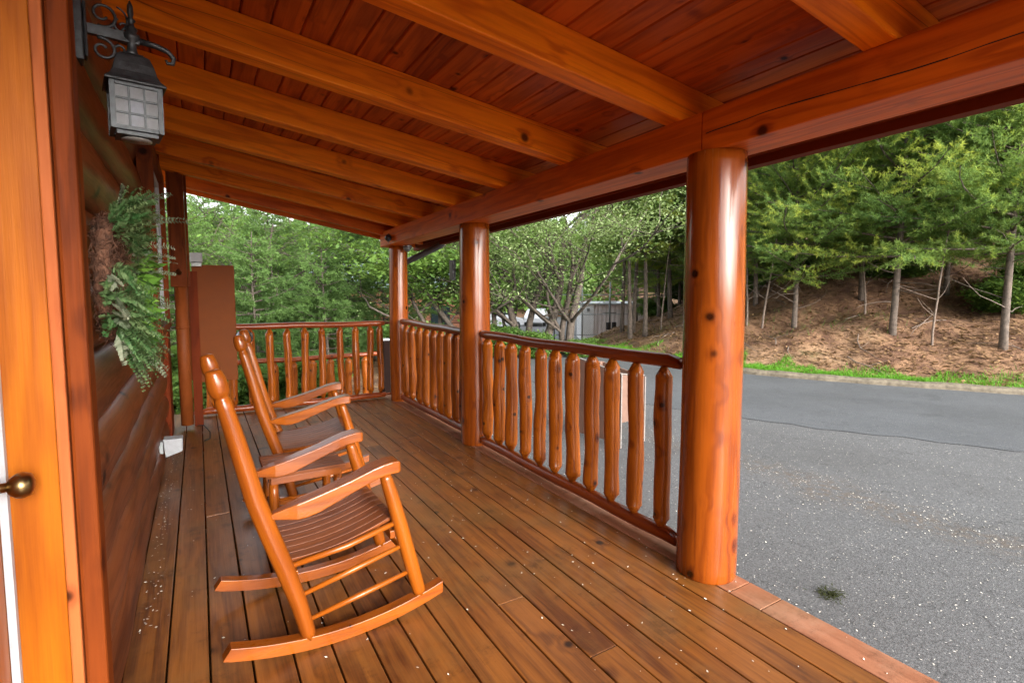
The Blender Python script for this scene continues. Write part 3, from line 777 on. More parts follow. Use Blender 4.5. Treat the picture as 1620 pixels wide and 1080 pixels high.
def railing(label,a,b,ys,zt=1.02,zb=.065,z0=0,r=.038,rb=.049,mat='baluster'):
    t=thing('porch_railing',(a[0],a[1],z0),label,'railing','log railings around the porch')
    o0=parent_world(t)
    A=Vector((a[0],a[1],0));B=Vector((b[0],b[1],0))
    mb=MB(); log_rail(mb,(a[0],a[1],z0+zt),(b[0],b[1],z0+zt),r,1,.03,endr=.78); mb.build('top_rail',M['rail'],t)
    mb=MB(); log_rail(mb,(a[0],a[1],z0+zb),(b[0],b[1],z0+zb),r*1.05,2,endr=.78); mb.build('bottom_rail',M['rail'],t)
    L=(B-A).length; d=(B-A)/L
    for P_,e in ((A,1),(B,-1)):
        for z_ in (zt,zb):
            mb=MB(); mb.tube([P_-d*.10*e+Vector((0,0,z0+z_)),P_+d*.05*e+Vector((0,0,z0+z_))],[.016]*2,8); mb.build('tenon',M['rail'],t)
    for i,s_ in enumerate(ys):
        p=A+d*s_+Vector((0,0,z0))
        mb=baluster_mesh(rb*rnd.uniform(.93,1.05),zb+r*.75,zt-r*.75,rnd.randint(0,9999))
        a_=rnd.uniform(0,6); mb.v=[(x*math.cos(a_)-y*math.sin(a_)+p.x,x*math.sin(a_)+y*math.cos(a_)+p.y,z+p.z) for x,y,z in mb.v]
        mb.build('baluster',M[mat],t)
    return t
by=[1.96,2.17,2.37,2.56,2.76,2.96,3.15,3.36,3.57,3.76,3.97]
railing('log railing between the two nearest posts, with eleven pointed balusters in full view',(2.15,1.835),(2.15,4.06),[y-1.835 for y in by])
by=[4.47,4.66,4.85,5.04,5.24,5.46,5.66,5.91,6.13]
railing('log railing between the middle post and the far corner post',(2.165,4.38),(2.175,6.27),[y-4.38 for y in by],zt=1.015)
bx=[.12,.31,.50,.70,.89,1.08,1.28,1.5,1.69,1.87,2.0]
railing('log railing across the far end of the porch beside the brown panel',(-.02,6.66),(2.06,6.62),[x+.02 for x in bx],zt=.985,zb=.05,r=.036,rb=.042)
bx=[.2+i*.26 for i in range(9)]
railing('lower log railing standing on the ground beyond the end railing',(-.1,8.0),(2.42,8.0),bx,zt=.42,zb=-.44,z0=0,r=.036,rb=.058)
t=thing('railing_post',(2.5,8.0,-.7),'short square dark post with white cap beyond the corner post','post')
mb=MB(); mb.box((2.46,7.95,-.72),(2.56,8.05,.62),axis=2); mb.build('shaft',M['gutter'],t)
mb=MB(); mb.box((2.45,7.94,.622),(2.57,8.06,.65)); mb.build('cap',M['white'],t,bevel=.006)

# ------------------------------------------------------------------ rocking chair
def chair():
    t=thing('rocking_chair',(0,0,0),'','rocking chair','rocking chairs on the porch')
    HW=.262
    for s_ in (-1,1):
        y=s_*HW
        mb=MB(); prof=[(-.154,.045,.024),(-.160,.075,.028),(-.19,.20,.031),(-.235,.35,.034),(-.285,.50,.034),(-.327,.636,.034),(-.378,.857,.031),(-.410,.985,.0275),(-.418,1.018,.026),(-.4195,1.024,.022),(-.4215,1.032,.024),(-.423,1.037,.030),(-.427,1.052,.0335),(-.432,1.072,.0345),(-.4365,1.092,.0325),(-.441,1.112,.0285),(-.4425,1.119,.0265),(-.4432,1.124,.022),(-.4438,1.1265,.010)]
        mb.tube([(x,y,z) for x,z,r in prof],[r for x,z,r in prof],20); mb.build('rear_post',M['chair'],t)
        mb=MB(); prof=[(.309,.075,.024),(.300,.105,.028),(.27,.22,.031),(.225,.40,.031),(.185,.55,.029),(.165,.62,.025),(.160,.642,.020)]
        mb.tube([(x,y,z) for x,z,r in prof],[r for x,z,r in prof],18); mb.build('front_leg',M['chair'],t)
        mb=MB(); st=[]
        for i in range(25):
            x=-.452+.86*i/24; zb=(x)**2/2.7; th=.050
            st.append((x,zb,zb+th,y,.024))
        st[0]=(st[0][0]+.0,st[0][1]+.002,st[0][1]+.004+.0,y,.024); st.insert(1,(-.425,.0665,.117,y,.024))
        mb.ribbon(st); mb.build('rocker',M['chair'],t,bevel=.004)
        mb=MB(); A=[(-.300,.552,.566,.014),(-.27,.553,.578,.018),(-.22,.545,.592,.026),(-.19,.540,.600,.032),(-.157,.541,.608,.034),(-.11,.552,.620,.036),(-.05,.576,.636,.038),(.01,.600,.653,.040),(.06,.619,.670,.042),(.10,.634,.684,.044),(.14,.645,.694,.045),(.18,.650,.700,.045),(.205,.650,.699,.044),(.215,.654,.693,.040)]
        mb.ribbon([(x,a,b,y,w_) for x,a,b,w_ in A]); mb.build('armrest',M['chair'],t,bevel=.005)
        mb=MB(); mb.tube([(-.235,y,.352),(0,y,.376),(.215,y,.425)],[.011,.013,.011],10); mb.build('seat_rail',M['chair'],t)
        for (a,b) in (((-.19,.225),(.245,.318)),((-.163,.118),(.285,.195))):
            mb=MB(); mb.tube([(a[0],y,a[1]),((a[0]+b[0])/2,y,(a[1]+b[1])/2),(b[0],y,b[1])],[.009,.0125,.009],10); mb.build('stretcher',M['chair'],t)
    for (x,z,r) in ((.262,.25,.0115),(.232,.36,.0115),(-.20,.24,.0115),(-.17,.12,.0115)):
        mb=MB(); mb.tube([(x,-HW,z),(x,0,z),(x,HW,z)],[r*.8,r,r*.8],10); mb.build('cross_stretcher',M['chair'],t)
    mb=MB(); n=9; W=2*HW-.035; pw=W/n
    for i in range(n):
        yc=-W/2+pw*(i+.5); st=[]
        for k in range(15):
            q=k/14; x=-.245+.455*q; z=.355+.080*q+.028*(2*q-1)**2-.026
            if q>.93: z-=.012*(q-.93)/.07
            st.append((x,z+.002,z+.018,yc,pw/2-.0012))
        mb.ribbon(st)
    mb.build('seat',M['seat'],t,bevel=.0018)
    mb=MB()
    for x,z in ((-.20,.325),(.19,.385)):
        mb=MB(); mb.box((x-.012,-HW,z-.03),(x+.012,HW,z+.004),axis=1)
        mb.build('seat_frame',M['chair'],t,bevel=.003)
    # backrest: crest rail, lower rail, slats in the plane of the posts
    mb=MB()
    def bx(z): return -.154-(z-.045)*.262/.98 - (.012 if z>.3 else 0)
    for (za,zc_) in ((.93,1.005),(.47,.52)):
        mb.hexa([(bx(za)-.008,-HW,za),(bx(za)-.008,HW,za),(bx(za)+.008,HW,za),(bx(za)+.008,-HW,za),(bx(zc_)-.008,-HW,zc_),(bx(zc_)-.008,HW,zc_),(bx(zc_)+.008,HW,zc_),(bx(zc_)+.008,-HW,zc_)],0)
    for i in range(6):
        y=-.19+.076*i; za,zc_=.521,.929
        mb.hexa([(bx(za)-.005,y-.02,za),(bx(za)-.005,y+.02,za),(bx(za)+.005,y+.02,za),(bx(za)+.005,y-.02,za),(bx(zc_)-.005,y-.02,zc_),(bx(zc_)-.005,y+.02,zc_),(bx(zc_)+.005,y+.02,zc_),(bx(zc_)+.005,y-.02,zc_)],2)
    mb.build('backrest',M['chair'],t,bevel=.002)
    return t
c1=chair(); c2=dup(c1)
c1['label']='wooden rocking chair nearest the camera, in front of the small table'
c2['label']='wooden rocking chair behind the small table, nearer the brown panel'
c1.location=(.470,2.335,.0); c1.rotation_euler=(0,0,R(1.5))
c2.location=(.672,3.82,.0); c2.rotation_euler=(0,0,R(-7))

# side table -----------------------------------------------------
t=thing('side_table',(.45,3.06,0),'small slatted wooden side table between the two rocking chairs','table')
mb=MB()
for i in range(8):
    y=2.875+.048*i; mb.box((.262,y+.002,.432),(.662,y+.046,.450),axis=0)
mb.build('tabletop',M['seat'],t,bevel=.003)
mb=MB(); mb.box((.285,2.885,.395),(.640,2.903,.431)); mb.box((.285,3.225,.395),(.640,3.243,.431)); mb.box((.280,2.904,.395),(.297,3.224,.431)); mb.box((.628,2.904,.395),(.645,3.224,.431)); mb.build('apron',M['chair'],t,bevel=.002)
for x in (.30,.625):
    for y in (2.91,3.22):
        mb=MB(); mb.tube([(x,y,0),(x,y,.04),(x,y,.2),(x,y,.33),(x,y,.40)],[.017,.020,.024,.024,.022],14); mb.build('leg',M['chair'],t)
for y in (2.91,3.22):
    mb=MB(); mb.tube([(.31,y,.30),(.46,y,.30),(.615,y,.30)],[.008,.011,.008],10); mb.tube([(.31,y,.14),(.46,y,.14),(.615,y,.14)],[.008,.011,.008],10); mb.build('stretcher',M['chair'],t)
for x in (.30,.625):
    mb=MB(); mb.tube([(x,2.92,.22),(x,3.06,.22),(x,3.21,.22)],[.008,.011,.008],10); mb.build('stretcher',M['chair'],t)

# ------------------------------------------------------------------ bin enclosure on the lot
t=thing('wooden_bin',(3.7,4.1,-.2),'brown boarded bin with pale edges standing on the asphalt behind the near railing','bin')
A=Vector((3.52,4.42,0));B=Vector((3.62,3.86,0));C_=Vector((4.02,3.93,0));D_=Vector((3.92,4.49,0))
def pnl(mb,a,b,z0,z1a,z1b,th,mi=0):
    d=(b-a).normalized(); nn=Vector((d.y,-d.x,0))*th
    mb.hexa([(a.x,a.y,z0),(b.x,b.y,z0),((b+nn).x,(b+nn).y,z0),((a+nn).x,(a+nn).y,z0),(a.x,a.y,z1a),(b.x,b.y,z1b),((b+nn).x,(b+nn).y,z1b),((a+nn).x,(a+nn).y,z1a)],2)
mb=MB(); pnl(mb,A,B,-.15,.66,.555,-.02); mb.build('front_panel',M['bin'],t,bevel=.003)
mb=MB(); pnl(mb,B,C_,.06,.555,.50,-.02); mb.build('side_panel',M['bin'],t,bevel=.003)
mb=MB(); pnl(mb,D_,A,.02,.60,.66,-.02); pnl(mb,C_,D_,.02,.50,.60,-.02); mb.build('back_panel',M['bin'],t,bevel=.003)
mb=MB(); 
for p,h_ in ((B,.56),(C_,.50)): mb.box((p.x-.008,p.y-.014,-.2),(p.x+.008,p.y+.002,h_),axis=2)
mb.hexa([(3.52,4.42,.662),(3.62,3.86,.557),(3.65,3.865,.557),(3.55,4.425,.662),(3.52,4.42,.675),(3.62,3.86,.570),(3.65,3.865,.570),(3.55,4.425,.675)])
mb.hexa([(3.62,3.86,.557),(4.02,3.93,.502),(4.02,3.96,.502),(3.62,3.89,.557),(3.62,3.86,.571),(4.02,3.93,.516),(4.02,3.96,.516),(3.62,3.89,.571)])
mb.build('edge_trim',M['binedge'],t,bevel=.003)

# ------------------------------------------------------------------ petals and litter
def scatter(name,pts,size,mat,label,cat,seed,flatness=.25,elong=1.6):
    r=np.random.RandomState(seed); n=len(pts); P=np.array(pts)
    a=r.uniform(0,2*PI,n); s_=size*r.uniform(.5,1.4,n)
    u=np.stack([np.cos(a),np.sin(a),r.uniform(-flatness,flatness,n)],1)*s_[:,None]*elong/2; v=np.stack([-np.sin(a),np.cos(a),r.uniform(-flatness,flatness,n)],1)*s_[:,None]/2
    P=P+np.array((0,0,1))*(np.abs(u[:,2])+np.abs(v[:,2])+.0015)[:,None]
    V=np.stack([P-u,P+v*.9-u*.1,P+u,P-v*.8+u*.2],1).reshape(-1,3)
    o=trimesh(name,V,None,np.repeat(r.uniform(0,1,n),4),mat,nv=4); tag(o,label,cat,kind='stuff'); return o
pts=[]
for i in range(480): 
    x,y=rnd.uniform(-.25,2.2),rnd.uniform(.6,6.8)
    if rnd.random()<.35: x=rnd.uniform(1.2,2.2)
    pts.append((x+.05*math.sin(y*9),y,.001))
for i in range(150): pts.append((rnd.gauss(-.235,.02),rnd.uniform(2.5,5.5),.001))
for i in range(6500):
    x,y=rnd.uniform(2.3,8.5),rnd.uniform(.0,9.5)
    if x*x+y*y>110: continue
    pts.append((x,y,-.203))
for i in range(1800):
    y=rnd.uniform(0,9); x=4.4+rnd.gauss(0,.22)-.03*y; pts.append((x,y,-.203))
scatter('petals',pts,.0068,M['petal'],'tiny pale fallen petals strewn over deck and asphalt','petals',1)
t=thing('fallen_sprig',(2.80,1.38,-.2),'small dark green cedar sprig lying on the asphalt near the porch','sprig')
V=[];T=[]; r2=np.random.RandomState(4)
for i in range(160):
    p=np.array((2.80,1.38,-.196))+r2.normal(0,1,3)*np.array((.035,.028,.005)); p[2]=max(p[2],-.198); d=r2.uniform(-1,1,3); d[2]*=.3; d/=np.linalg.norm(d); s_=np.cross(d,(0,0,1)); V+=[p-s_*.003,p+s_*.003,p+d*.035]; T+=[r2.uniform(0,.5)]*3
trimesh('needles',V,None,T,leafmat('dry_sprig',(.020,.024,.006),(.06,.07,.018),.1,.8),t,off=(2.80,1.38,-.2))
mb=MB(); mb.tube([(3.62,.62,-.195),(3.66,.56,-.192),(3.71,.50,-.195),(3.76,.47,-.196)],[.004,.005,.005,.003],5); mb.tube([(3.68,.54,-.195),(3.72,.56,-.194)],[.003,.002],4)
tag(mb.build('twig',M['deadwood'],off=(3.69,.55,-.2)),'thin brown twig lying on the asphalt near the porch','twig')

# grass along the kerb
def blades(name,P,h,wd,mat,label,cat,seed,lean=.6):
    r=np.random.RandomState(seed); P=np.array(P); n=len(P)
    a=r.uniform(0,2*PI,n); hh=h*r.uniform(.5,1.3,n); s_=np.stack([np.cos(a),np.sin(a),0*a],1)*wd
    d=np.stack([r.normal(0,lean,n),r.normal(0,lean,n),np.ones(n)],1); d/=np.linalg.norm(d,axis=1)[:,None]
    V=np.stack([P-s_,P+s_,P+d*hh[:,None]],1).reshape(-1,3)
    o=trimesh(name,V,None,np.repeat(np.clip(r.normal(.5,.25,n),0,1),3),mat); tag(o,label,cat,kind='stuff'); return o
P=[]; r3=np.random.RandomState(8)
KT=np.gradient(KP,axis=0); KT/=np.linalg.norm(KT,axis=1)[:,None]; KN=np.stack([KT[:,1],-KT[:,0]],1)
n=42000; ii=r3.uniform(4,len(KP)-10,n); i0=ii.astype(int); f=ii-i0
base=KP[i0]*(1-f)[:,None]+KP[i0+1]*f[:,None]
wob_=.80+.28*np.sin(ii*1.9)+.18*np.sin(ii*4.3)
dd=.10+r3.uniform(0,1,n)**1.2*wob_
q=base+KN[i0]*dd[:,None]; z=ground(q[:,0],q[:,1])
keep=(np.sin(q[:,0]*5.1+np.sin(q[:,1]*4))+np.sin(q[:,1]*3.3)+r3.normal(0,.8,n)-1.1*(dd-.3))>-1.3
P=np.stack([q[:,0],q[:,1],z-.01],1)[keep]
blades('grass',P,.085,.006,M['grass'],'bright green weedy grass strip along the top of the kerb','grass',1)
# sparse weeds on the bank
n=9000; X=r3.uniform(8.5,19,n);Y=r3.uniform(-2,16,n); d=kdist(X,Y); m=(d>.8)&(d<7)&((np.sin(X*1.7)+np.sin(Y*1.3+X)+r3.normal(0,.5,n))>.9)
P=np.stack([X,Y,ground(X,Y)-.01],1)[m]
blades('weeds',P,.16,.006,M['bushleaf'],'sparse weeds and seedlings scattered on the brown bank','weeds',2,.8)
# leaf litter on the bank and behind the porch
n=60000; X=r3.uniform(8.5,21,n);Y=r3.uniform(-2,17,n); d=kdist(X,Y); m=(d>.35)&(d<9)&(r3.uniform(0,1,n)<np.clip(1.2-d*.1,0,1))
P=np.stack([X,Y,ground(X,Y)-.008],1)[m]
scatter('leaf_litter',P,.05,M['litter'],'brown dead leaves and pine straw covering the bank','leaf litter',3,.45)
n=16000; X=r3.uniform(-7,9,n);Y=r3.uniform(7,24,n); m=(X<4.2)|(Y>16)
P=np.stack([X,Y,ground(X,Y)-.008],1)[m]
scatter('ground_litter',P,.06,M['litter'],'dead leaves on the ground beyond the far railing','leaf litter',4,.5)
n=40000; X=r3.uniform(-8,4.2,n);Y=r3.uniform(7.2,22,n); m=(np.sin(X*1.1)+np.sin(Y*.8+X*.7)+r3.normal(0,.6,n))>.1
P=np.stack([X,Y,ground(X,Y)-.01],1)[m]
blades('undergrowth',P,.17,.008,M['bushleaf'],'low green undergrowth beyond the far railing','undergrowth',5,.8)

mb=MB(); rb_=random.Random(41); k=0
while k<70:
    x,y=rb_.uniform(9,18),rb_.uniform(-1,15); d=float(kdist(x,y)[0])
    if not .9<d<7: continue
    a=rb_.uniform(0,6.28); L=rb_.uniform(.25,1.3); p=[]
    for i in range(5):
        q=i/4; px,py=x+math.cos(a+q*.5)*L*q,y+math.sin(a+q*.5)*L*q; p.append((px,py,gz(px,py)+.01+.05*math.sin(q*3)*rb_.random()))
    mb.tube(p,[.011,.011,.009,.006,.003],5,caps=False)
    if L>.6: mb.tube([p[2],(p[2][0]+rb_.uniform(-.3,.3),p[2][1]+rb_.uniform(-.3,.3),p[2][2]+.12)],[.006,.003],4,caps=False)
    k+=1
tag(mb.build('branch_litter',M['deadwood']),'fallen dead branches and sticks strewn over the bank','branch litter',kind='stuff')
# ------------------------------------------------------------------ trees
def limb(mb,p0,d,L,r0,r1,n=6,bend=.15,rr=None,seg=7):
    rr=rr or rnd; p=Vector(p0); d=Vector(d).normalized(); pts=[p.copy()]; rad=[r0]
    for i in range(n):
        d=(d+Vector((rr.uniform(-bend,bend),rr.uniform(-bend,bend),rr.uniform(-bend*.5,bend)))).normalized()
        p=p+d*L/n; pts.append(p.copy()); rad.append(r0+(r1-r0)*(i+1)/n)
    mb.tube(pts,rad,seg,.04,rr.uniform(0,9),caps=False); return pts,rad,d
def needle_clumps(C,D,nb,L,W,r,upb=.35,spread=.8,tints=None):
    """C centres (n,3), D directions -> triangles"""
    n=len(C); C=np.repeat(C,nb,0); D=np.repeat(D,nb,0)
    d=D*.8+r.normal(0,spread,(n*nb,3))*.6+np.array((0,0,upb)); d/=np.linalg.norm(d,axis=1)[:,None]
    s_=np.cross(d,r.normal(0,1,(n*nb,3))); s_/=np.linalg.norm(s_,axis=1)[:,None]+1e-6
    l=L*r.uniform(.6,1.2,n*nb)[:,None]
    V=np.stack([C-s_*W,C+s_*W,C+d*l],1).reshape(-1,3)
    t=np.repeat(tints,nb*3) if tints is not None else np.repeat(r.uniform(0,1,n),nb*3)
    return V,t
def pine(name,seed,H=8.5,z0=1.8,spread=2.3,dens=1.0,droop=.05,mat='needle',nl=.11,nw=.0085,deadlow=True,trunk_r=.11,lean=(0,0)):
    rr=random.Random(seed); r=np.random.RandomState(seed)
    mb=MB(); pts=[];rad=[]; n=16
    for i in range(n+1):
        q=i/n; pts.append((lean[0]*q*H+.06*math.sin(q*5+seed),lean[1]*q*H+.05*math.cos(q*4+seed)-.05,H*q-.25)); rad.append(trunk_r*(1-.85*q)*(1+.25*math.exp(-q*H/.35)))
    mb.tube(pts,rad,10,.05,seed)
    def tp(z):
        q=min(max((z+.25)/H,0),1)*n; i=min(int(q),n-1); f=q-i; return Vector(pts[i]).lerp(Vector(pts[i+1]),f)
    C=[];D=[];T=[]
    z=z0
    if deadlow:
        for k in range(9):
            a=rr.uniform(0,2*PI); zz=rr.uniform(z0*.35,z0*1.15); limb(mb,tp(zz),(math.cos(a),math.sin(a),rr.uniform(-.25,.3)),rr.uniform(.5,1.5),.012,.003,5,.3,rr,4)
    while z<H-.35:
        q=(z-z0)/(H-z0); nbk=rr.randint(4,6); a0=rr.uniform(0,6.28)
        for b in range(nbk):
            a=a0+2*PI*b/nbk+rr.uniform(-.35,.35); L=spread*(1-q)**.75*rr.uniform(.65,1.15)*(.75+.5*min(1,q*4))
            if L<.25: L=.25
            up=.10+.5*q-droop
            zz=z+rr.uniform(-.12,.12)
            P_,R_,dd=limb(mb,tp(zz),(math.cos(a),math.sin(a),up+rr.uniform(-.1,.1)),L,.022*(1-q*.5)+.006,.004,6,.12,rr,5)
            tone=rr.uniform(0,.65)+.25*q
            # twigs off the branch
            nt_=int(L/.11*dens)+2
            for k in range(nt_):
                u=.10+.90*(k+rr.random())/nt_; i=min(int(u*6),5); f=u*6-i; p=P_[i].lerp(P_[i+1],f); bd=(P_[i+1]-P_[i]).normalized()
                sgn=1 if k%2 else -1; sd2=bd.cross(Vector((0,0,1))).normalized()*sgn
                td=(bd*rr.uniform(.5,1)+sd2*rr.uniform(.4,1)+Vector((0,0,rr.uniform(-.35,.55)-droop*1.5))).normalized(); tl=L*.34*(1.15-u)*rr.uniform(.6,1.2)+.10
                nc=max(2,int(tl/.065))
                for m in range(nc):
                    w_=(m+1)/nc; C.append(p+td*tl*w_); D.append(td); T.append(min(1,max(0,tone+.35*w_*w_+rr.uniform(-.2,.2))))
            C.append(P_[-1]); D.append(dd); T.append(min(1,tone+.4))
        z+=rr.uniform(.27,.44)*(1-.3*q)
    C=np.array([tuple(c) for c in C]);D=np.array([tuple(c) for c in D])
    V,tt=needle_clumps(C,D,11,nl,nw,r,.30,1.5,np.array(T))
    return mb,V,tt
def make_tree(name,label,cat,mb,V,tt,barkm,leafm,group=None):
    t=thing(name,(0,0,0),label,cat,group)
    mb.build('trunk',barkm,t); trimesh('crown',V,None,tt,leafm,t)
    return t
def place(root,x,y,rz,s,label,group=None,zo=0,first=[]):
    o=root if not root.get('_used') else dup(root)
    root['_used']=1
    o.location=(x,y,gz(x,y)+zo); o.rotation_euler=(0,0,rz); o.scale=(s,s,s)
    o['label']=label
    if group: o['group']=group
    return o
PV=[]
for i,(H,z0,sp_) in enumerate([(8.5,1.55,2.9),(9.5,1.8,3.1),(7.5,1.3,2.6),(10,2.0,3.0)]):
    PV.append(make_tree('pine_tree','','pine tree',*pine('p',20+i,H,z0,sp_,1.5,nl=.085,nw=.0075,trunk_r=.066),M['barkpine'],M['needle']))
PL=[make_tree('pine_tree','','pine tree',*pine('l',70+i,H,z0,sp_,1.2,nl=.10,nw=.011,trunk_r=.065),M['barkpine'],M['needle']) for i,(H,z0,sp_) in enumerate([(7.5,1.2,2.5),(8.5,1.5,2.8)])]
GRP='pines on the bank across the road'
near=[(12.08,5.04,0,.4,1.0,'pine with a straight grey trunk rooted on the bare bank, centre of the wooded slope'),
 (11.6,6.85,2,1.2,.88,'young pine with a slim dark trunk just right of the nearest post'),
 (12.57,3.33,1,2.9,.95,'pine with a leaning dark trunk at the right edge of the view'),
 (12.9,8.7,2,.2,.9,'pine rooted up the bank right behind the nearest post'),
 (13.6,6.3,1,4.5,1.0,'pine in the second row, between the straight grey trunk and the slim dark trunk')]
for x,y,v,rz,s_,lb in near: place(PV[v],x,y,rz,s_,lb,GRP)
rf=random.Random(9); taken=[(n_[0],n_[1]) for n_ in near]
cnt=0
for k in range(900):
    x,y=rf.uniform(10.5,27),rf.uniform(-3.5,22); d=float(kdist(x,y)[0])
    if d<3.2 or d>15: continue
    if any((x-a)**2+(y-b)**2<(1.45 if d<8 else 2.1)**2 for a,b in taken): continue
    ang=math.degrees(math.atan2(x,y))
    if ang<36 or ang>80: continue
    taken.append((x,y)); cnt+=1
    src=PL[cnt%2] if (d>4.3 and cnt%5!=0) else PV[rf.randint(0,3)]
    place(src,x,y,rf.uniform(0,6.28),rf.uniform(.8,1.15),'dense green pine of the wood filling the slope behind the front row',GRP)
    if cnt>=62: break
# thin bare saplings
def sapling(seed,H):
    rr=random.Random(seed); mb=MB(); P_,R_,d=limb(mb,(0,0,-.1),(rr.uniform(-.1,.1),rr.uniform(-.1,.1),1),H,.028,.010,9,.06,rr,7)
    C=[];D=[];T=[]
    for k in range(9):
        i=rr.randint(2,8); a=rr.uniform(0,6.28); P2,_,dd=limb(mb,P_[i],(math.cos(a),math.sin(a),rr.uniform(.1,.7)),rr.uniform(.4,1.2),.009,.003,5,.2,rr,4)
        if i>4:
            for q in P2[2:]: C.append(tuple(q)); D.append(tuple(dd)); T.append(rr.uniform(.2,.8))
    r=np.random.RandomState(seed); V,tt=needle_clumps(np.array(C),np.array(D),9,.10,.010,r,.2,1.0,np.array(T))
    return mb,V,tt
sv=make_tree('sapling','','sapling',*sapling(3,3.6),M['deadwood'],M['bushleaf'])
for x,y,rz,s_,lb in [(12.27,4.39,.5,.8,'thin pale sapling between the straight grey trunk and the leaning trunk'),(11.42,7.43,2,.95,'thin pale sapling close to the right side of the nearest post'),
   (11.3,7.75,3.7,.85,'slender sapling beside the pale one near the nearest post'),(11.9,11.0,1,.9,'thin upright sapling on the bank seen over the near railing'),(12.9,5.9,4,.9,'bare twiggy sapling up the bank left of the straight grey trunk')]:
    place(sv,x,y,rz,s_,lb,'saplings on the bank')
def bare_trunks():
    out=[]
    for i,(x,y,H,r0) in enumerate([(10.95,11.35,3.4,.06),(11.25,11.15,3.6,.07),(11.75,11.9,3.5,.06),(12.6,13.2,3.8,.07),(13.4,13.0,3.6,.07),(13.2,11.4,3.8,.07),(12.5,11.9,3.4,.05)]):
        pass
    return out
PV2=[make_tree('pine_tree','','pine tree',*pine('q',40+i,7.0,2.6,1.9,trunk_r=.075),M['barkpine'],M['needle']) for i in range(2)]
for i,(x,y,lb) in enumerate([(10.95,11.45,'slim dark pine trunk at the foot of the bank just right of the corrugated shed'),(11.3,11.2,'second slim dark pine right of the corrugated shed'),(11.8,12.0,'third slim dark pine right of the corrugated shed'),
   (12.7,13.4,'slim pine in shade behind the trunks next to the shed'),(13.6,12.2,'slim pine in shade high above the near railing'),(12.4,10.3,'slim pine left of the nearest post, seen just above the railing')]):
    place(PV2[i%2],x,y,i*1.3,.95+.03*i,lb,'slim pines next to the shed')

# broadleaf / dogwood trees: multi stems and flat leaf layers
def broadleaf(seed,stems,H,spread,nleaf,ls,r0=.10,flatw=.35,layer=True,levels=3,dens=1.0,zmin=1.2):
    rr=random.Random(seed); r=np.random.RandomState(seed); mb=MB(); tips=[]
    def rec(p,d,L,rad,lev):
        P_,R_,dd=limb(mb,p,d,L,rad,rad*.55,6,.16,rr,8 if lev==0 else 5)
        if lev>=levels: 
            tips.extend([(q,dd) for q in P_[2:]]); return
        if lev==levels-1: tips.extend([(q,dd) for q in P_[3:]])
        for k in range(rr.randint(3,4) if lev else rr.randint(4,5)):
            i=rr.randint(2,6); a=rr.uniform(0,6.28)
            nd=(dd*rr.uniform(.3,.9)+Vector((math.cos(a),math.sin(a),rr.uniform(-.05,.45)))*rr.uniform(.6,1.1)); nd.z*= (1 if lev==0 else .55)
            rec(P_[i],nd,L*rr.uniform(.5,.78),rad*rr.uniform(.38,.55),lev+1)
    for (bx_,by_,dx,dy,hz,rad) in stems: rec((bx_,by_,-.3),(dx,dy,1),H*hz,rad,0)
    C=[];T=[]
    for q,dd in tips:
        if q.z<zmin and rr.random()<.7: continue
        tone=rr.uniform(0,1); k=int(nleaf*rr.uniform(.5,1.4))
        c=r.normal(0,1,(k,3))*np.array((flatw,flatw,flatw*.28))+np.array(tuple(q)); C.append(c); T.append(np.clip(tone+r.normal(0,.2,k),0,1))
    C=np.concatenate(C);T=np.concatenate(T); n=len(C)
    nrm=r.normal(0,.45,(n,3))+np.array((0,0,1)); nrm/=np.linalg.norm(nrm,axis=1)[:,None]
    u=np.cross(nrm,r.normal(0,1,(n,3))); u/=np.linalg.norm(u,axis=1)[:,None]; v=np.cross(nrm,u); s_=(ls*r.uniform(.6,1.3,n))[:,None]
    V=np.stack([C-u*s_,C+v*s_*.5,C+u*s_,C-v*s_*.5],1).reshape(-1,3)
    return mb,V,np.repeat(T,4)
def make_bl(name,label,cat,args,bark,leaf,group=None):
    mb,V,tt=broadleaf(*args[0],**args[1]); t=thing(name,(0,0,0),label,cat,group); mb.build('trunk',bark,t); trimesh('crown',V,None,tt,leaf,t,nv=4); return t
dg=make_bl('dogwood_tree','','dogwood tree',((5,[(-.15,.1,-.28,.15,.42,.115),(.25,-.1,.22,-.1,.44,.12),(.05,.2,.02,.2,.45,.10)],7.4,2,38,.036),dict(flatw=.33,zmin=2.2)),M['bark'],M['dogleaf'])
place(dg,7.15,10.9,0,1,'multi-stemmed dogwood with pale leaves beyond the near railing, centre of the view')
dg2=make_bl('dogwood_tree','','dogwood tree',((8,[(0,0,.10,-.05,.46,.12),(.2,.3,-.35,.1,.38,.09)],7.2,2,38,.036),dict(flatw=.33,zmin=2.2)),M['bark'],M['dogleaf'])
place(dg2,7.95,10.3,.3,1,'dogwood with an upright dark trunk just right of the multi-stemmed one')
dg3=make_bl('dogwood_tree','','dogwood tree',((13,[(0,0,-.55,.1,.46,.095),(-.3,.1,-.75,.0,.44,.08),(.1,.1,.1,.1,.4,.08)],7.2,2,34,.036),dict(flatw=.33,zmin=1.8)),M['bark'],M['dogleaf'])
place(dg3,6.35,11.3,0,1,'dogwood leaning left with two slanting trunks right of the middle post')
dg4=make_bl('broadleaf_tree','','tree',((17,[(0,0,.15,.1,.4,.08),(.2,0,-.3,.1,.38,.07)],6.2,2,26,.06),dict(flatw=.34,zmin=1.0)),M['bark'],M['bushleaf'])
place(dg4,4.95,11.6,0,.95,'light green leafy tree seen between the far corner post and the middle post')
place(dg4,12.2,20.5,2.2,1.15,'light green leafy tree far behind the dogwoods, left of the shed','',0)
place(dg4,17.5,38,1.2,1.5,'leafy tree beside the far road beyond the dogwoods','',0)
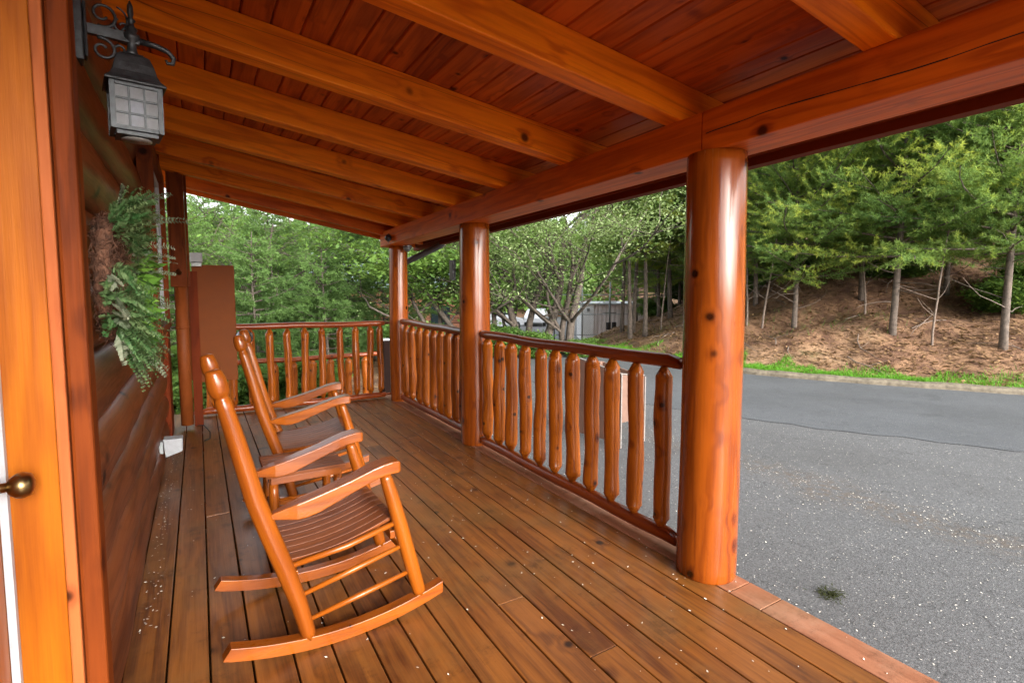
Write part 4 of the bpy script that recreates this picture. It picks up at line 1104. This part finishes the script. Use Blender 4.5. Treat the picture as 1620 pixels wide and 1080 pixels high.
# feathery evergreens behind the end of the porch
CV=[make_tree('cedar_tree','','cedar tree',*pine('c',60+i,H,z0,sp_,1.7,.25,'needle2',.10,.0085,False,.05),M['bark'],M['needle2']) for i,(H,z0,sp_) in enumerate([(4.2,.15,1.7),(5.0,.2,1.9),(3.6,.1,1.5)])]
ced=[(1.0,12.3,0,.85,'bright green cedar straight ahead over the end railing'),(2.6,12.8,2,.95,'bright green cedar left of the far corner post'),(-.6,13.8,1,.9,'dark green cedar behind the brown panel'),
 (1.7,15.5,1,1.0,'tall cedar in the row behind the bright green ones'),(3.6,14.8,0,.95,'cedar in front of the blue roofed cabin'),(-2.2,16.0,0,1.1,'cedar at the left end of the row, by the porch wall'),
 (.2,18.5,1,1.15,'large cedar far back between the two front cedars'),(5.4,17.2,2,1.1,'cedar beyond the gap beside the far corner post'),(2.9,20.5,1,1.1,'distant cedar behind the cedar row, straight ahead'),(-3.4,20,0,1.3,'distant cedar at far left behind the row'),(7.5,20.5,2,1.1,'cedar behind the light green leafy tree')]
for x,y,v,s_,lb in ced: place(CV[v],x,y,x*1.7,s_,lb,'cedars beyond the end of the porch')
tl=make_bl('bare_tree','','tree',((23,[(0,0,.1,.1,.5,.07),(.2,.1,-.2,0,.45,.055)],7.0,2,7,.045),dict(flatw=.4,zmin=2)),M['bark'],M['bushleaf'])
place(tl,-.5,16.8,0,1,'tall thin leaved tree with bare twigs against the white sky')
place(tl,3.4,18.8,2,1,'tall thin leaved tree rising behind the cedars')
place(tl,-1.6,14.5,4,.95,'slim thin leaved tree nearest the porch wall against the white sky')
place(tl,1.3,14.2,3,.8,'slim thin leaved tree standing between the two front cedars')
place(CV[1],4.3,22.5,.7,1.45,'tall cedar farthest back beside the blue roofed cabin','cedars beyond the end of the porch')
place(CV[1],1.4,24,2.7,1.5,'tall cedar farthest back straight ahead','cedars beyond the end of the porch')
# shrubs
sh=make_bl('shrub','','shrub',((31,[(0,0,.1,.1,.4,.02),(.1,.1,-.3,.1,.4,.02),(-.1,0,.3,-.3,.4,.02)],1.6,2,26,.05),dict(flatw=.16,zmin=.1)),M['bark'],M['bushleaf'])
for x,y,s_,lb in [(7.0,10.4,.7,'low leafy shrub at the foot of the multi-stemmed dogwood'),(5.9,11.0,.9,'low leafy shrub under the left leaning dogwood'),(7.9,9.9,.5,'low leafy shrub at the foot of the upright dogwood'),(4.1,10.6,1.0,'leafy shrub seen above the railing by the far corner post'),
   (1.6,10.2,1.0,'leafy shrub low behind the lower railing'),(.2,10.0,1.0,'leafy shrub behind the brown panel'),(-.9,11.2,1.3,'large leafy shrub beyond the panel, nearest the wall')]:
    place(sh,x,y,x*2.2,s_,lb,'shrubs beyond the porch')
ru=random.Random(21); k=0
while k<16:
    x,y=ru.uniform(11.5,19),ru.uniform(0,16); d=float(kdist(x,y)[0])
    if not 3.6<d<6.5 or not 38<math.degrees(math.atan2(x,y))<78: continue
    place(sh,x,y,ru.uniform(0,6.28),ru.uniform(.7,1.25),'leafy understory shrub in the shade beneath the pines up the bank','understory shrubs on the bank'); k+=1
# far wooded hill as one mass
def far_wood():
    r=np.random.RandomState(77); V=[];T=[]; n=420
    for k in range(n):
        a=R(r.uniform(-12,75)); rad=r.uniform(58,120); x,y=rad*math.sin(a),rad*math.cos(a); z=gz(x,y); H=r.uniform(5,9); W_=H*.33; m=260
        q=r.uniform(0,1,m); aa=r.uniform(0,2*PI,m); rr_=W_*(1-q)**.6*np.sqrt(r.uniform(.2,1,m))
        c=np.stack([x+np.cos(aa)*rr_,y+np.sin(aa)*rr_,z+H*(.15+.85*q)],1); d=r.normal(0,1,(m,3)); d/=np.linalg.norm(d,axis=1)[:,None]; e=np.cross(d,r.normal(0,1,(m,3))); e/=np.linalg.norm(e,axis=1)[:,None]
        s_=r.uniform(.25,.5,m)[:,None]; V.append(np.stack([c-d*s_,c+e*s_*.7,c+d*s_,c-e*s_*.7],1).reshape(-1,3)); T.append(np.repeat(np.clip(r.uniform(0,1)*.7+r.normal(.1,.15,m),0,1),4))
    o=trimesh('distant_wood',np.concatenate(V),None,np.concatenate(T),M['bushleaf'],nv=4); tag(o,'distant wooded hillside beyond the parking area','wood',kind='stuff')
far_wood()

# ------------------------------------------------------------------ shed, fence, cabin, cars in the distance
t=thing('shed',(19.8,23.3,-1.5),'pale corrugated metal shed behind the fence at the foot of the bank','shed')
Mz=Matrix.Rotation(R(-32),4,'Z'); SC=Vector((20.6,23.2,gz(19.8,23.3)+.05))
def W_(x,y,z): return tuple(SC+Mz@Vector((x,y,z)))
mb=MB(); V=[];G=[];F=[]; n=64; hS=2.0
for i in range(n+1):
    x=-1.6+3.9*i/n; yy=-.9-(.035 if i%4 in (1,2) else 0)
    V+= [W_(x,yy,0),W_(x,yy,hS)]; G+=[(0,0,0)]*2
for i in range(n): a=i*2; F.append((a,a+2,a+3,a+1))
mb.add(V,F,G); mb.hexa([W_(-1.6,-.86,0),W_(2.3,-.86,0),W_(2.3,1.3,0),W_(-1.6,1.3,0),W_(-1.6,-.86,hS-.01),W_(2.3,-.86,hS-.01),W_(2.3,1.3,hS-.01),W_(-1.6,1.3,hS-.01)]); mb.build('wall',M['shed'],t)
mb=MB(); mb.hexa([W_(-1.66,-.93,0),W_(-1.61,-.93,0),W_(-1.61,1.3,0),W_(-1.66,1.3,0),W_(-1.66,-.93,hS),W_(-1.61,-.93,hS),W_(-1.61,1.3,hS),W_(-1.66,1.3,hS)]); mb.hexa([W_(-1.62,-.99,0),W_(-.95,-.99,0),W_(-.95,-.945,0),W_(-1.62,-.945,0),W_(-1.62,-.99,hS),W_(-.95,-.99,hS),W_(-.95,-.945,hS),W_(-1.62,-.945,hS)]); mb.build('end_panel',M['shedlight'],t)
mb=MB(); mb.hexa([W_(-1.8,-1.1,hS+.01),W_(2.45,-1.1,hS+.01),W_(2.45,1.45,hS+.01),W_(-1.8,1.45,hS+.01),W_(-1.8,-1.1,hS+.09),W_(2.45,-1.1,hS+.09),W_(2.45,1.45,hS+.16),W_(-1.8,1.45,hS+.16)]); mb.build('roof',M['galv'],t)
mb=MB(); mb.hexa([W_(-1.35,-1.12,1.65),W_(-1.2,-1.12,1.65),W_(-1.2,-1.0,1.65),W_(-1.35,-1.0,1.65),W_(-1.35,-1.12,1.8),W_(-1.2,-1.12,1.8),W_(-1.2,-1.0,1.8),W_(-1.35,-1.0,1.8)]); mb.build('wall_lamp',M['grey'],t)
t=thing('chain_link_fence',(17,20.5,-1.2),'tall galvanised chain link fence in front of the corrugated shed','fence')
FB=Vector((15.6,21.6,0));FE=Vector((20.6,18.8,0)); npst=5
for i in range(npst):
    p=FB.lerp(FE,i/(npst-1)); z=gz(p.x,p.y)-.1; z=min(z,-.9); mb=MB(); mb.tube([(p.x,p.y,z),(p.x,p.y,z+3.1)],[.035,.035],8); mb.build('fence_post',M['galv'],t)
for h in (.15,1.2,2.2):
    a=FB+Vector((0,0,-1.0+h)); b=FE+Vector((0,0,-1.0+h)); mb=MB(); mb.tube([a,b],[.022,.022],6); mb.build('fence_rail',M['galv'],t)
mb=MB()
for i in range(60):
    a=FB.lerp(FE,i/60); b=FB.lerp(FE,min(1,i/60+.25)); mb.tube([a+Vector((0,0,-.95)),b+Vector((0,0,.45))],[.004]*2,3,caps=False); mb.tube([b+Vector((0,0,-.95)),a+Vector((0,0,.45))],[.004]*2,3,caps=False)
mb.build('wire_mesh',M['galv'],t)
t=thing('utility_stand',(16.2,18.9,-.8),'slim utility stand with two crossbars and dark meter boxes before the shed','stand')
ux,uy=16.9,18.9; uz=gz(ux,uy)
mb=MB(); mb.tube([(ux,uy,uz-.1),(ux,uy,1.1)],[.03,.03],8); mb.build('pole',M['grey'],t)
for h in (.35,.85): mb=MB(); mb.tube([(ux-.30,uy+.15,h),(ux+.30,uy-.15,h)],[.025]*2,6); mb.build('crossbar',M['grey'],t)
for q in (-.22,.14): mb=MB(); mb.box((ux+q,uy-.12,-.45),(ux+q+.2,uy-.02,-.1)); mb.build('meter_box',M['black'],t)
# far cabin
t=thing('neighbour_cabin',(8.8,25.5,-1.2),'log cabin with a blue grey roof half hidden behind the cedars','cabin')
SC=Vector((8.6,26.5,-1.4)); Mz=Matrix.Rotation(R(-25),4,'Z')
mb=MB()
for k in range(12):
    mb.hexa([W_(-3.6,-2.4+(k%2)*.03,k*.25),W_(3.6,-2.4+(k%2)*.03,k*.25),W_(3.6,2.4,k*.25),W_(-3.6,2.4,k*.25),W_(-3.6,-2.4+(k%2)*.03,k*.25+.22),W_(3.6,-2.4+(k%2)*.03,k*.25+.22),W_(3.6,2.4,k*.25+.22),W_(-3.6,2.4,k*.25+.22)])
mb.build('wall',M['cabinlog'],t)
mb=MB()
for s_ in (-1,1):
    mb.hexa([W_(-4.1,s_*3.0,2.95),W_(4.1,s_*3.0,2.95),W_(4.1,0,4.75),W_(-4.1,0,4.75),W_(-4.1,s_*3.0,3.07),W_(4.1,s_*3.0,3.07),W_(4.1,0,4.87),W_(-4.1,0,4.87)])
mb.build('roof',M['roofblue'],t)
for q in (-2,.2,2.2):
    mb=MB(); mb.hexa([W_(q,-2.47,1.0),W_(q+.9,-2.47,1.0),W_(q+.9,-2.42,1.0),W_(q,-2.42,1.0),W_(q,-2.47,2.1),W_(q+.9,-2.47,2.1),W_(q+.9,-2.42,2.1),W_(q,-2.42,2.1)]); mb.build('window',M['carglass'],t)
# car
def car(label,x,y,rz):
    t=thing('parked_car',(x,y,gz(x,y)),label,'car','cars parked beyond the dogwoods')
    side=[(-2.2,.35),(-2.25,.7),(-2.1,.95),(-1.5,1.0),(-.95,1.42),(.75,1.45),(1.35,1.02),(2.1,.85),(2.25,.6),(2.2,.35)]
    mb=MB(); V=[];F=[]
    for yy,ins in ((-.88,0),(.88,0)):
        for px,pz in side: V.append((px,yy*(.84 if pz>1.1 else 1),pz))
    n=len(side); F=[(k,(k+1)%n,(k+1)%n+n,k+n) for k in range(n)]+[tuple(range(n-1,-1,-1)),tuple(range(n,2*n))]
    mb.add(V,F,[(0,0,0)]*len(V)); mb.build('body',M['carpaint'],t,off=(0,0,0),bevel=.05)
    mb=MB()
    for s_ in (-1,1):
        for (a,b) in (((-1.25,-.25)),((-.18,.95))): mb.hexa([(a,s_*.86,1.03),(b,s_*.86,1.03),(b,s_*.8,1.03),(a,s_*.8,1.03),(a+.2,s_*.78,1.36),(b-.1,s_*.78,1.36),(b-.1,s_*.7,1.36),(a+.2,s_*.7,1.36)])
    mb.build('windows',M['carglass'],t,off=(0,0,0))
    for wx in (-1.4,1.4):
        for s_ in (-1,1):
            mb=MB(); mb.lathe((wx,s_*.8,.33),[(.33,-.1),(.33,.1)],18,'y'); mb.lathe((wx,s_*.8,.33),[(.18,-.115),(.18,.115)],14,'y',mi=1); mb.build('wheel',[M['rubber'],M['silver']],t,off=(0,0,0))
    t.rotation_euler=(0,0,rz); return t
car('silver car just right of the middle post beyond the dogwood trunks',19.3,34.2,.3)
car('second silver car further right across the far lot',25.5,38.0,.9)
for o in bpy.data.objects:
    if '_used' in o: del o['_used']
